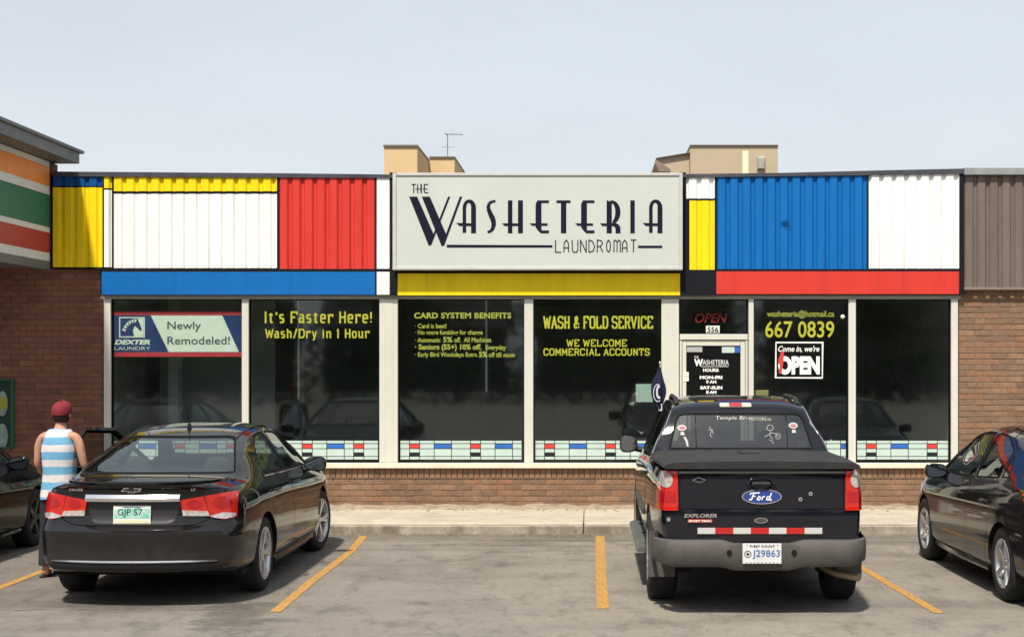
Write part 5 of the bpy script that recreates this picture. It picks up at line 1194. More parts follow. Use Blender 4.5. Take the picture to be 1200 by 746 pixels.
# ---- pickup with four doors -------------------------------------------------------------
PT = dict(
 zt=[(-2.50, 1.165), (-2.44, 1.168), (-1.10, 1.172), (-1.02, 1.175), (-.99, 1.19), (-.95, 1.27), (-.84, 1.50), (-.76, 1.605), (-.66, 1.645), (-.5, 1.665), (-.1, 1.69), (.3, 1.68), (.55, 1.60), (.9, 1.38), (1.15, 1.20), (1.28, 1.13), (1.4, 1.10), (1.9, 1.05), (2.25, .97), (2.42, .82)],
 zb=[(-2.50, 1.135), (-1.1, 1.14), (-.95, 1.13), (0, 1.10), (1.1, 1.06), (1.6, 1.02), (2.2, .90), (2.42, .76)],
 z0=[(-2.50, .56), (-2.3, .50), (-1.2, .40), (1.2, .40), (2.1, .42), (2.42, .46)],
 W=[(-2.50, .762), (-2.46, .785), (-2.3, .812), (-1.6, .858), (-1.0, .865), (.9, .865), (1.6, .87), (2.1, .84), (2.3, .78), (2.42, .66)],
 wr=[(-2.50, .76), (-1.05, .77), (-.95, .72), (-.80, .605), (-.6, .59), (.2, .60), (.7, .66), (1.2, .72), (2.42, .65)],
 side=[(0, .955), (.08, .975), (.2, .99), (.45, 1.0), (.65, .995), (.82, .985), (.93, .97), (1, .945)],
 rear=[(.4, .03), (.60, .0), (.82, .0), (.84, .005), (1.1, .005), (1.2, .02)],
 front=[(.4, .08), (.6, 0), (.8, .02), (.95, .10)], bowR=.035, bowF=.14, n=90, crown=.045, hoodk=.93, cp=4.5,
 extra=[-1.0, -.985, -.97, -.93, -.90, -.87, -.80, -.72])
def pickup(root):
    pm = pt_truck; bm = shell(PT); full = bm.copy(); bvh = bvh_of(full)
    arches(bm, (-1.6, 1.6), .43, .375, .865, root, pm)
    rw = rounded([(-.650, 1.225), (.650, 1.225), (.565, 1.548), (-.565, 1.548)], [.03, .03, .07, .07], 4)
    window_cut(bm, rw, 'y', lambda c, n: -1.3 < c.y < -.4 and n.y < -.2, root, m_cgl2, .016, 'rear_screen')
    window_cut(bm, rounded([(-.70, 1.17), (.70, 1.17), (.54, 1.60), (-.54, 1.60)], .06, 3), 'y', lambda c, n: c.y > .2 and n.y > .05, root, m_cgl, .02, 'windscreen')
    for s in (-1, 1):
        fw_ = [(1.03, 1.12), (.50, 1.565), (.10, 1.59), (.07, 1.135)]; rw_ = [(.0, 1.138), (.03, 1.59), (-.62, 1.555), (-.78, 1.16)]
        fd = [(1.06, .42), (1.12, .75), (1.10, 1.08), (1.02, 1.14), (.50, 1.605), (.06, 1.63), (.035, 1.1), (.04, .42)]; rdp = [(.03, .42), (.033, 1.1), (.055, 1.63), (-.66, 1.60), (-.86, 1.14), (-.90, .85), (-.85, .42)]
        dF = door_cut(bm, fd, s, root, pm); dR = door_cut(bm, rdp, s, root, pm)
        for dbm, wp, hy in ((dF, fw_, .16), (dR, rw_, -.66)):
            wp2 = rounded(wp, .03, 2); p = cut(dbm, wp2, 'x', lambda c, n: True); g_ = cut(p, shrink(wp2, .016), 'x', lambda c, n: True)
            do = bobj(solid(dbm, 0, .03), 'door', pm, root); bobj(solid(p, .0015, .02), 'window_trim', m_blackf, do); bobj(solid(g_, -.004, .004), 'side_window', m_cgl2, do)
            handle(do, bvh, hy, 1.0, s, m_pl, .16)
            if dbm is dF: mirror(do, s * .84, .86, 1.17, m_pl, m_mir, s, .185, .17, .025)
            pts = []; ya, yb2 = (1.05, .06) if dbm is dF else (.02, -.86)
            for i in range(9):
                y = ya + (yb2 - ya) * i / 8; h_ = bvh.ray_cast(Vector((s * 2, y, .66)), Vector((-s, 0, 0)))[0]; pts.append((h_.x + s * .002, y, .66))
            M().tube(pts, .028, 8).obj('rubbing_strip', m_cladm, do, smooth=40)
        # bright strip along the rear edge of the cab side
        pts = [bvh.ray_cast(Vector((s * 2, y, z)), Vector((-s, 0, 0)))[0] for y, z in ((-.95, 1.16), (-.88, 1.30), (-.80, 1.44), (-.71, 1.56), (-.66, 1.60))]
        M().tube([(p.x + s * .004, p.y, p.z) for p in pts], .008, 6).obj('drip_moulding', m_chr, root, smooth=40)
        # cab / bed gap
        c = full.copy(); g2 = cut(c, [(-.985, .42), (-.985, 1.13), (-.97, 1.13), (-.97, .42)], 'x', side(s, .3)); c.free(); bobj(solid(g2, .0015, .003), 'bed_gap', m_gap, root)
        # tail lamps
        cnd = lambda c, n: c.y < -2.3 and (n.y < -.05 or abs(n.x) > .3)
        o = decal(full, rounded([(s * .658, .835), (s * .664, 1.155), (s * .9, 1.150), (s * .9, .835)], .008, 2), 'y', 'tail_lamp', m_lred, root, .014, .04, cnd)
        ci = [(s * (.748 + .048 * math.cos(a)), 1.075 + .058 * math.sin(a)) for a in [i * math.pi / 9 for i in range(18)]]
        decal(full, ci, 'y', 'reverse_lens', m_lclr, o, .0175, .01, cnd)
        decal(full, rounded([(s * .672, .90), (s * .674, .985), (s * .80, .985), (s * .80, .90)], .01, 2), 'y', 'lamp_bowl', m_lred2, o, .0165, .01, cnd)
        # roof rail
        b_ = M(); pts = []
        for y, dz in ((-.60, -.01), (-.54, .022), (-.42, .034), (.2, .034), (.34, .02), (.40, -.01)):
            hh = bvh.ray_cast(Vector((s * .555, y, 3)), Vector((0, 0, -1)))[0]; pts.append((s * .555, y, hh.z + dz))
        b_.tube(pts, [.024, .024, .020, .018, .02, .02], 8); b_.obj('roof_rail', m_pl, root, smooth=40)
        # running board and mud flap
        b_ = M(); b_.loft([[(s * x, y, z) for x, z in ((.78, .36), (.80, .325), (.915, .32), (.94, .33), (.94, .345), (.91, .365))] for y in (-1.08, -.9, 0, .9, 1.12)])
        b_.obj('running_board', m_board, root, smooth=30)
        for y in (-.8, 0, .8): M().box(min(s * .6, s * .86), max(s * .6, s * .86), y - .02, y + .02, .33, .37).obj('board_bracket', m_under, root)
        b_ = M(); b_.loft([[(s * x, y, z) for x, y in ((.66, -2.09), (.66, -2.075), (.872, -2.06), (.872, -2.075))] for z in (.25, .36, .52, .62)]); b_.obj('mud_flap', m_bump, root)
        decal(full, rounded([(s * .48, .72), (s * .48, .88), (s * .80, .90), (s * .9, .74)], .02, 2), 'y', 'headlamp', m_hlamp, root, .006, .01, lambda c, n: c.y > 1.9 and n.y > .03)
    decal(full, rounded([(-.46, .66), (-.46, .86), (.46, .86), (.46, .66)], .03, 2), 'y', 'grille', m_pl, root, .004, .01, lambda c, n: c.y > 1.9 and n.y > .1)
    # tailgate
    tg = rounded([(-.648, .845), (-.648, 1.120), (.648, 1.120), (.648, .845)], .012, 2)
    p = cut(bm, tg, 'y', lambda c, n: c.y < -2.3 and n.y < -.3); inner = cut(p, shrink(tg, .005), 'y', lambda c, n: True); bobj(solid(p, -.012, .02), 'tailgate_gap', m_gap, root)
    gate = bobj(solid(inner, .004, .01), 'tailgate', pm, root)
    yy_ = lambda x, z: bvh.ray_cast(Vector((x, -4, z)), Vector((0, 1, 0)))[0].y
    # rail trim on top of the gate
    M().bbox(-.655, .655, yy_(0, 1.1) - .012, yy_(0, 1.1) + .06, 1.126, 1.152, .006).obj('tailgate_rail_cap', m_cladm, root)
    # hand-hold: a scooped surround
    yh = yy_(0, 1.04) - .004; b_ = M()
    rr = []
    for k, dy in ((1.0, 0), (.93, -.014), (.80, -.02), (.72, -.004), (.62, .0)):
        rr.append([(.115 * k * math.copysign(abs(math.cos(a)) ** .6, math.cos(a)) - .008, yh + dy, 1.045 + .052 * k * math.copysign(abs(math.sin(a)) ** .7, math.sin(a))) for a in [i * 2 * math.pi / 28 for i in range(28)]])
    b_.loft(rr, cap=False); b_.loft(rr[-1:] + [[(p[0], p[1] + .002, p[2]) for p in rr[-1]]]); b_.obj('tailgate_handle_surround', pm, root, smooth=50)
    M().bbox(-.083, .067, yh - .026, yh - .002, 1.035, 1.062, .008).obj('tailgate_handle', m_pl, root)
    # blue oval with script
    def oval(rx, rz, cx, cz, y, d, m, nm, par): 
        return M().prism([(cx + rx * math.cos(a), cz + rz * math.sin(a)) for a in [i * 2 * math.pi / 40 for i in range(40)]], y - d, y).obj(nm, m, par)
    cz, cx0 = .948, -.002; y_ = yy_(0, .95) - .004; m_oval = mat('badge_blue', (.012, .045, .22), .2, coat=1, var=.05)
    bd = oval(.158, .060, cx0, cz, y_, .008, m_chr, 'oval_badge', root); oval(.149, .0525, cx0, cz, y_ - .0085, .002, m_oval, 'badge_field', bd)
    scr = M(); W_ = .0095
    def S(pts, w=1.0): stroke(scr, [(cx0 + x * .001, cz + z * .001) for x, z in pts], W_ * w, y=y_ - .011, d=.003)
    S([(-94, 14), (-88, 26), (-60, 30), (-30, 28), (-18, 33)], .9); S([(-62, 28), (-72, 0), (-82, -22), (-94, -26), (-98, -16)], 1.0); S([(-80, 2), (-50, 4)], .7)
    S([(-30, -8), (-38, -20), (-28, -28), (-14, -18), (-12, -4), (-22, 2), (-30, -8)], .85)
    S([(6, 0), (0, -26)], .9); S([(2, -10), (14, 2), (24, 0)], .8)
    S([(62, -4), (50, 2), (38, -10), (38, -24), (50, -26), (62, -10)], .85); S([(76, 30), (66, 4), (60, -20), (66, -28), (78, -22)], .9)
    scr.obj('badge_script', m_wht, bd)
    oval(.052, .022, -.008, .760, yy_(0, .76) - .002, .006, m_chr, 'small_oval_badge', root); oval(.045, .017, -.008, .760, yy_(0, .76) - .0085, .001, m_cladm, 'small_badge_field', root)
    # lower panel lettering
    y_ = yy_(-.36, .80) - .002
    text('badge_lettering', 'EXPLORER', -.615, -.355, .782, .812, y_ - .001, m_chr, root, bold=.03, shear=.25)
    M().bbox(-.585, -.392, y_ - .004, y_, .742, .768, .001).obj('badge_plate', mat('badge_red', (.38, .05, .035), .4), root); text('badge_lettering', 'SPORT TRAC', -.577, -.40, .748, .762, y_ - .0045, m_wht, root, bold=.03)
    oval(.014, .017, -.735, .765, yy_(-.70, .76) - .003, .006, m_chr, 'key_lock', root)
    m_tr = mat('reflector_red', (.42, .02, .02), .35, scale=150, var=.3); m_tw = mat('reflector_white', (.48, .48, .46), .35, scale=150, var=.12)
    tp = M(); y_ = yy_(0, .68) - .006
    for i in range(7): tp.box(-.508 + i * .1405, -.508 + (i + 1) * .1405 - .002, y_ - .002, y_ + .0, .655, .703, 1 if i % 2 else 0)
    tp.obj('reflective_tape', [m_tw, m_tr], root)
    # bullet-hole stickers, diamond outline
    for (x, z) in ((.305, .925), (.385, .968)):
        y_ = yy_(x, z) - .005; M().lathe([(y_ - .001, .001), (y_ - .001, .015), (y_, .016)], 9, 'y', (x, 0, z)).obj('hole_sticker', mat('sticker_grey', (.28, .28, .27), .5), root); M().lathe([(y_ - .002, .0003), (y_ - .002, .007)], 8, 'y', (x, 0, z)).obj('hole_centre', m_gap, root)
    dm = M(); y_ = yy_(-.46, 1.085) - .008; q = [(-.545, 1.075), (-.50, 1.098), (-.445, 1.078), (-.49, 1.055), (-.545, 1.075)]; stroke(dm, q, .004, y=y_, d=.001); dm.obj('diamond_outline', mat('diamond_line', (.16, .16, .16), .4), root)
    # bed cover
    cv = []
    for y, k in ((-2.555, .985), (-2.55, 1.0), (-1.75, 1.008), (-1.0, 1.0), (-.955, .96)):
        w = .80 * k; w -= .035 * (y < -2); cv.append([(-w, y, 1.166), (-w - .012, y, 1.176), (-w, y, 1.198), (-w + .05, y, 1.214), (-.4, y, 1.224), (0, y, 1.227), (.4, y, 1.224), (w - .05, y, 1.214), (w, y, 1.198), (w + .012, y, 1.176), (w, y, 1.166)])
    M().loft(cv).obj('bed_cover', m_cov, root, smooth=25)
    M().bbox(-.075, .095, -1.60, -1.42, 1.226, 1.238, .01).obj('cover_latch', m_pl, root)
    M().box(-.80, .80, -1.78, -1.765, 1.2185, 1.2215).obj('cover_hinge_line', m_gap, root) if False else None
    # third brake lamp
    cnd = lambda c, n: -1.1 < c.y < -.4 and n.y < -.05
    hl = rounded([(-.175, 1.592), (-.175, 1.624), (.115, 1.624), (.115, 1.592)], .016, 3)
    o = decal(full, hl, 'y', 'high_brake_lamp', mat('lamp_housing', (.50, .48, .43), .25, coat=1, metal=.2, var=.2, scale=60), root, .014, .02, cnd)
    decal(full, [(-.088, 1.594), (-.088, 1.622), (.028, 1.622), (.028, 1.594)], 'y', 'red_lens', mat('brake_lens', (.34, .012, .02), .2, coat=1, var=.1), o, .0165, .01, cnd)
    # window film and stickers on the rear screen
    def gy(x, z): return bvh.ray_cast(Vector((x, -1.6, z)), Vector((0, 1, 0)))[0].y
    m_st = mat('window_sticker_cream', (.40, .39, .32), .6); m_sw = mat('window_sticker_white', (.40, .38, .38), .6); m_spk = mat('window_sticker_pink', (.34, .12, .14), .6); m_sgr = mat('window_sticker_grey', (.20, .22, .22), .6)
    def onglass(o):
        for v in o.data.vertices:
            z = v.co.z; v.co.y = gy(v.co.x, z) - .003 + (v.co.y) * .3
        return o
    me = lambda o: onglass(o)
    me(text('window_lettering', 'Temple Br-', -.215, .075, 1.478, 1.520, 0, m_st, root, bold=0.0, shear=.15)); me(text('window_lettering', 'MOTORS.ca', .085, .285, 1.480, 1.508, 0, m_st, root, bold=.0))
    for x, z, tail in ((-.525, 1.415, True), (.480, 1.435, False)):
        me(M().prism([(x + .042 * math.cos(a), z + .027 * math.sin(a)) for a in [i * math.pi / 8 for i in range(16)]], -.001, 0).obj('flower_sticker', m_sw, root))
        me(M().prism([(x + .028 * math.cos(a), z + .014 * math.sin(a)) for a in [i * math.pi / 8 for i in range(16)]], -.008, -.007).obj('sticker_print', m_spk, root))
        me(M().prism([(x - .016, z - .065), (x + .022, z - .065), (x + .018, z - .035), (x - .012, z - .035)], -.001, 0).obj('flower_sticker', m_sw, root))
        if tail: me(M().prism([(x + .01, z - .080), (x + .03, z - .078), (x + .05, z - .115), (x + .055, z - .165), (x + .04, z - .165), (x + .03, z - .12)], -.001, 0).obj('ribbon_sticker', m_sw, root))
    fig = M()
    for q in ([(.235, 1.40), (.255, 1.44), (.29, 1.435), (.30, 1.405), (.27, 1.39), (.24, 1.40)], [(.27, 1.39), (.265, 1.345), (.29, 1.31)], [(.265, 1.36), (.215, 1.335)], [(.27, 1.37), (.315, 1.365), (.34, 1.335)], [(.315, 1.33), (.325, 1.365), (.355, 1.36), (.355, 1.325), (.33, 1.315), (.315, 1.33)], [(.255, 1.31), (.285, 1.295), (.29, 1.275)], [(-.275, 1.43), (-.26, 1.39), (-.275, 1.345), (-.255, 1.33)], [(-.29, 1.40), (-.25, 1.395), (-.245, 1.36)]): stroke(fig, q, .007, y=0, d=.001)
    me(fig.obj('figure_sticker', m_st if False else mat('window_sticker_silver', (.20, .215, .215), .5), root))
    for x in (-.40, .42): me(M().box(x - .004, x + .004, -.001, 0, 1.245, 1.53).obj('window_divider', m_gap, root))
    # bumper: moulded grey step bumper with a recess for the plate
    bp = []
    prof = [(.0, .600), (-.045, .612), (-.085, .602), (-.105, .575), (-.110, .51), (-.100, .445), (-.075, .402), (-.03, .392), (.03, .42)]
    for i in range(41):
        u = -1 + 2 * i / 40; x = .845 * u; back = .20 * max(0, (abs(u) - .80) / .20) ** 2.2; k = 1.0
        zc = 0
        dip = 1 - ss(abs(x), .20, .34)
        pts = []
        for (a, z) in prof:
            a2 = a * (1 - .0 * dip) + back + (.012 * dip if z < .62 else 0)
            z2 = z - (.030 * dip if z > .585 else 0) - (.030 * dip if z < .45 else 0) + (.03 * ss(abs(u), .82, 1.0) if z < .5 else 0)
            pts.append((x + .05 * math.copysign(1, x) * 0, -2.50 + a2, z2))
        bp.append(pts)
    for sgn_ in (-1, 1):
        ends = []
        for q in range(1, 4):
            ends.append([(sgn_ * (.845 + .012 * math.sin(q * .7)), p[1] + q * .09, p[2]) for p in (bp[-1] if sgn_ > 0 else bp[0])])
        if sgn_ > 0: bp = bp + ends
        else: bp = ends[::-1] + bp
    M().loft(bp).obj('rear_bumper', m_bump, root, smooth=40)
    M().box(-.60, .60, -2.45, -2.2, .45, .60).obj('bumper_bar', m_under, root)
    for x in (-.265, .245): M().lathe([(0, .001), (0, .020), (.01, .022)], 14, 'y', (x, -2.611, .515)).obj('bumper_socket', m_gap, root)
    pl = plate_obj(root, -.008, -2.603, .508, .305, .158, [mat('plate_frame_white', (.60, .60, .60), .4)])
    text('plate_lettering', 'J29863', -.075, .140, -.040, .030, -.0085, mat('plate_blue', (.04, .13, .36), .5), pl, bold=.005); text('plate_lettering', 'WEST COAST', -.10, .10, .050, .064, -.0085, m_dark, pl)
    M().lathe([(-.0095, .022), (-.0095, .027), (-.0085, .028)], 18, 'y', (-.112, 0, -.004)).lathe([(-.0095, .001), (-.0095, .012)], 10, 'y', (-.112, 0, -.004)).obj('plate_emblem', m_dark, pl)
    b_ = M()
    for x in np.linspace(-.12, .12, 9):
        for z in (.070, -.068): b_.lathe([(-.012, .0005), (-.010, .006), (-.008, .007)], 6, 'y', (x, 0, z))
    b_.obj('plate_studs', m_chr, pl)
    # exhaust, axle, spare, frame rails
    M().tube([(.50, -1.2, .40), (.55, -2.1, .36), (.62, -2.35, .345), (.80, -2.50, .335)], .032, 12, cap=False).lathe([(0, .0)], 4).obj('exhaust_pipe', mat('exhaust_steel', (.30, .25, .18), .45, metal=.8), root, smooth=40) if False else M().tube([(.50, -1.2, .40), (.55, -2.1, .34), (.62, -2.32, .315), (.78, -2.46, .300)], .034, 12).obj('exhaust_pipe', mat('exhaust_steel', (.34, .27, .18), .45, metal=.7), root, smooth=40)
    M().tube([(-.7, -1.6, .375), (.7, -1.6, .375)], .045, 10).obj('rear_axle', m_under, root); M().box(-.46, -.38, -2.4, 2.2, .38, .48).box(.38, .46, -2.4, 2.2, .38, .48).box(-.78, .78, -2.1, 2.2, .42, .50).obj('chassis_frame', m_under, root)
    M().box(-.72, .72, -.9, 1.2, .50, .56).prism([(1.1, .5), (1.1, 1.05), (.75, 1.12), (.6, 1.0), (.75, .5)], -.74, .74, ax='x').obj('cabin_floor', m_under, root)
    seats(root, ((.30, (-.38, .38)), (-.45, (-.40, .40))), w=.48, zs=.52, hs=.62, m=m_seat2)
    full.free()
    for y in (-1.6, 1.6):
        for s in (-1, 1): wheel(root, s * .868, y, .372, .24, .215, 5, True)
    finish(bm, root, pm)
m_cladm = mat('grey_cladding', (.050, .048, .045), .7, bump=.1, bscale=200, var=.15)
m_bump = mat('grey_bumper_plastic', (.074, .068, .063), .75, bump=.15, bscale=220, var=.2, scale=5)
m_board = mat('running_board_grey', (.09, .095, .095), .5, var=.2)
m_cov = mat('bed_cover_vinyl', (.020, .020, .020), .72, bump=.35, bscale=160, var=.3)

# flag on a window clip, wrapped round its staff
def flag(root):
    m_fl = mat('flag_navy', (.006, .008, .035), .8, var=.2); m_flw = mat('flag_white', (.55, .55, .60), .8)
    M().tube([(0, 0, 0), (.004, 0, .50)], .006, 8).lathe([(.50, .001), (.505, .011), (.52, .013), (.535, .001)], 10, 'z').obj('staff', m_sw2, root, smooth=40)
    M().box(-.02, .03, -.02, .02, -.05, .03).obj('window_clip', m_sw2, root)
    rings = []
    for i, t in enumerate(np.linspace(0, 1, 26)):
        z = .46 - t * .50; w = .018 + .085 * math.sin(math.pi * min(1, t * 1.02)) ** 1.3 * (.5 + .8 * t) if t < .9 else .03 + .3 * (1 - t)
        ring = []
        for k in range(28):
            a = 2 * math.pi * k / 28; fold = 1 + .28 * math.sin(5 * a + 3 * t) ; ring.append((w * fold * math.cos(a) - .03 * math.sin(math.pi * t) , .55 * w * fold * math.sin(a), z))
        rings.append(ring)
    M().loft(rings).obj('flag_cloth', m_fl, root, smooth=60)
    for cx_2, cz_2, rx, rz, wd in ((-.035, .16, .065, .10, .010), (-.020, .17, .030, .065, .026)):
        mb = M(); pts = []
        for k in range(15):
            a = R(70) + R(230) * k / 14; x = cx_2 + rx * math.cos(a); z = cz_2 + rz * math.sin(a); pts.append((x, z))
        stroke(mb, pts, wd, y=-.075, d=.012); mb.obj('flag_stripe', m_flw, root)
m_sw2 = mat('flag_staff_white', (.7, .7, .68), .5)

# ------------------------------------------------------------------ person
def person(root):
    m_sk = mat('skin', (.45, .235, .155), .6, var=.18, scale=16, bump=.15, bscale=60); m_hair = mat('hair', (.028, .016, .010), .7, bump=.4, bscale=120); m_cap = mat('cap_red', (.17, .014, .022), .8, var=.12)
    m_sh = mat('shorts_dark', (.020, .022, .028), .9); m_fl2 = mat('sandal', (.04, .03, .03), .7)
    # body, facing +y, weight on the left leg, forearms forward and down towards the door
    V = []; E_ = []; Rr = []
    def add(p, r, q=None):
        V.append(p); Rr.append(r); i = len(V) - 1
        if q is not None: E_.append((q, i))
        return i
    pel = add((0, 0, .86), (.15, .105)); wai = add((0, -.005, 1.02), (.135, .095), pel); che = add((0, -.01, 1.20), (.155, .11), wai); upc = add((0, -.01, 1.33), (.13, .085), che)
    nk = add((0, .005, 1.42), .052, upc); nk2 = add((.002, .02, 1.475), .05, nk)
    hd = add((.004, .03, 1.53), (.072, .085), nk2); hd2 = add((.006, .035, 1.60), (.074, .09), hd)
    for s in (-1, 1):
        sh = add((s * .165, -.005, 1.352), .052, upc); e1 = add((s * .203, -.01, 1.285), .049, sh); el = add((s * (.232 if s < 0 else .242), .01, 1.08), .036, e1)
        f1 = add((s * (.225 if s < 0 else .24), .10, 1.00), .040, el); wr_ = add((s * (.17 if s < 0 else .21), .24, .94), .026, f1)
        hp = add((s * .09, 0, .80), .088, pel); kn = add((s * (.115 if s < 0 else .10), .03 if s < 0 else .07, .46), .055, hp); cf = add((s * (.12 if s < 0 else .10), -.01 if s < 0 else .03, .32), .052, kn); an_ = add((s * (.125 if s < 0 else .10), -.03 if s < 0 else .0, .085), .036, cf)
        hl_ = add((s * (.13 if s < 0 else .10), -.05 if s < 0 else -.02, .045), .034, an_); tq = add((s * (.15 if s < 0 else .11), .07 if s < 0 else .10, .032), (.040, .024), hl_); add((s * (.16 if s < 0 else .115), .13 if s < 0 else .16, .026), (.036, .018), tq)
    skin('body', V, E_, Rr, m_sk, root)
    # hands: palm with five fingers each, curled
    for s in (-1, 1):
        wx, wy, wz = (s * (.17 if s < 0 else .21), .24, .94)
        V = [(wx, wy, wz), (wx - s * .005, wy + .04, wz - .015), (wx - s * .008, wy + .075, wz - .028)]; E_ = [(0, 1), (1, 2)]; Rr = [(.026, .018), (.036, .016), (.038, .014)]
        for k in range(4):
            fx_ = wx - s * .008 + (k - 1.5) * .020; L_ = (.030, .035, .033, .026)[k]; b0 = len(V)
            V += [(fx_, wy + .085, wz - .031), (fx_, wy + .085 + L_, wz - .045), (fx_, wy + .085 + L_ * 1.5, wz - .072), (fx_, wy + .085 + L_ * 1.3, wz - .092)]; Rr += [.0095, .009, .0082, .007]; E_ += [(2, b0), (b0, b0 + 1), (b0 + 1, b0 + 2), (b0 + 2, b0 + 3)]
        b0 = len(V); V += [(wx - s * .040, wy + .045, wz - .03), (wx - s * .052, wy + .075, wz - .048), (wx - s * .045, wy + .10, wz - .065)]; Rr += [.012, .010, .008]; E_ += [(1, b0), (b0, b0 + 1), (b0 + 1, b0 + 2)]
        skin('hand', V, E_, Rr, m_sk, root, sub=2)
    # ears, nose
    for s in (-1, 1):
        M().loft([[(.006 + s * (.072 + t), .03 + .018 * k * math.cos(a), 1.555 + .030 * k * math.sin(a)) for a in [i * math.pi / 5 for i in range(10)]] for t, k in ((0, .8), (.010, 1.0), (.018, .6))]).obj('ear', m_sk, root, smooth=60)
    M().loft([[(.006 + .012 * k * math.cos(a), .118 + t, z_ + .01 * k * math.sin(a)) for a in [i * math.pi / 4 for i in range(8)]] for t, k, z_ in ((-.01, 1.2, 1.56), (.012, 1.0, 1.55), (.022, .5, 1.54))]).obj('nose', m_sk, root, smooth=60)
    for s in (-1, 1): M().lathe([(0, .001), (-.004, .008), (-.01, .01)], 10, 'y', (.006 + s * .03, .122, 1.582)).obj('eye', m_dark, root)
    M().bbox(-.018, .030, .112, .122, 1.512, 1.520).obj('mouth', mat('lips', (.36, .12, .10), .6), root)
    # hair: short, shows under the cap at the back
    h_ = []
    for z, rx, ry in ((1.475, .040, .030), (1.49, .062, .055), (1.52, .078, .080), (1.56, .083, .092), (1.595, .080, .088)):
        h_.append([(.006 + rx * math.cos(a), .018 + ry * math.sin(a), z) for a in [R(165) + R(210) * i / 16 for i in range(17)]] + [(.006 + rx * .55 * math.cos(a), .018 + ry * .45 * math.sin(a), z) for a in [R(375) - R(210) * i / 16 for i in range(17)]])
    M().loft(h_).obj('hair', m_hair, root, smooth=60)
    c_ = []
    for z, k in ((1.575, 1.0), (1.60, 1.03), (1.635, .99), (1.665, .85), (1.685, .60), (1.695, .25), (1.697, .02)):
        c_.append([(.006 + .092 * k * math.cos(a), .028 + .108 * k * math.sin(a), z + .012 * math.sin(a) - .008) for a in [i * math.pi / 12 for i in range(24)]])
    cp_ = M(); cp_.loft(c_); cp_.loft([[(.006 + .075 * math.cos(a) * k, .11 + .105 * math.sin(a) * k, 1.582 + zz_) for a in [i * math.pi / 10 for i in range(11)]] for k, zz_ in ((1, 0), (1.01, .006))], closed=True)
    cp_.lathe([(1.698, .001), (1.702, .007), (1.690, .009)], 8, 'z', (.006, .028, -.008)); cp_.obj('cap', m_cap, root, smooth=50)
    # tank top: white with light blue bands, printed
    m_tk = mat('tank_top', (.56, .53, .53), .9, var=.08, scale=9, bump=1.0, bscale=11, stretch=(1.6, 1.6, .7))
    nt, l, b = nodes_of(m_tk); tcn = nt.nodes.new('ShaderNodeTexCoord'); sp2 = nt.nodes.new('ShaderNodeSeparateXYZ'); l(tcn.outputs['Object'], sp2.inputs[0])
    wv = nt.nodes.new('ShaderNodeMath'); wv.operation = 'SINE'; m1 = nt.nodes.new('ShaderNodeMath'); m1.operation = 'MULTIPLY_ADD'; m1.inputs[1].default_value = 2 * math.pi / .142; m1.inputs[2].default_value = -2 * math.pi / .142 * 1.291
    n2 = nt.nodes.new('ShaderNodeTexNoise'); n2.inputs['Scale'].default_value = 7; l(tcn.outputs['Object'], n2.inputs['Vector']); a2 = nt.nodes.new('ShaderNodeMath'); a2.operation = 'MULTIPLY_ADD'; a2.inputs[1].default_value = .03; l(n2.outputs[0], a2.inputs[0]); l(sp2.outputs[2], a2.inputs[2])
    l(a2.outputs[0], m1.inputs[0]); l(m1.outputs[0], wv.inputs[0]); st_ = nt.nodes.new('ShaderNodeMapRange'); st_.inputs[1].default_value = -.15; st_.inputs[2].default_value = .05; l(wv.outputs[0], st_.inputs[0])
    mxx = nt.nodes.new('ShaderNodeMix'); mxx.data_type = 'RGBA'; l(st_.outputs[0], mxx.inputs[0]); l(b.inputs['Base Color'].links[0].from_socket, mxx.inputs[6]); mxx.inputs[7].default_value = (.13, .33, .50, 1); l(mxx.outputs[2], b.inputs['Base Color'])
    tk = []
    for z, rx, ry, cy in ((.755, .184, .142, 0), (.80, .182, .138, 0), (.90, .166, .122, 0), (1.02, .158, .113, -.003), (1.12, .164, .120, -.006), (1.22, .168, .124, -.010), (1.28, .160, .118, -.012), (1.33, .146, .108, -.012), (1.37, .138, .094, -.010), (1.40, .122, .078, -.005), (1.425, .100, .066, 0)):
        tk.append([(rx * math.copysign(abs(math.cos(a)) ** .8, math.cos(a)) * (1 + .010 * math.sin(7 * a + z * 23)), cy + ry * math.copysign(abs(math.sin(a)) ** .85, math.sin(a)) * (1 + .025 * math.sin(5 * a + z * 17)), z + .004 * math.sin(3 * a)) for a in [i * math.pi / 20 for i in range(40)]])
    M().loft(tk, cap=False).obj('tank_top', m_tk, root, smooth=70)
    sh_ = M()
    for s in (-1, 1):
        rr = []
        for z, cx, cy, r_x, r_y in ((.90, .0, 0, .155, .11), (.80, s * .080, .0, .090, .105), (.65, s * .105, .015, .098, .105), (.50, s * (.118 if s < 0 else .105), .03, .088, .095), (.30, s * (.122 if s < 0 else .105), .0, .078, .088), (.12, s * (.126 if s < 0 else .105), -.02, .070, .082)):
            rr.append([(cx + r_x * math.cos(a) * (1 + .03 * math.sin(5 * a + z * 9)), cy + r_y * math.sin(a), z) for a in [i * math.pi / 12 for i in range(24)]])
        sh_.loft(rr)
    sh_.obj('trousers', m_sh, root, smooth=60)
    for s in (-1, 1):
        cx, cy = s * (.15 if s < 0 else .11), .04 if s < 0 else .07
        M().loft([[(cx + .045 * k * math.cos(a), cy + .135 * k * math.sin(a), z) for a in [i * math.pi / 10 for i in range(20)]] for z, k in ((0, .96), (.016, 1.0))]).tube([(cx - .045, cy, .012), (cx, cy + .05, .055), (cx + .045, cy, .012)], .007, 6).obj('sandal', m_fl2, root, smooth=40)

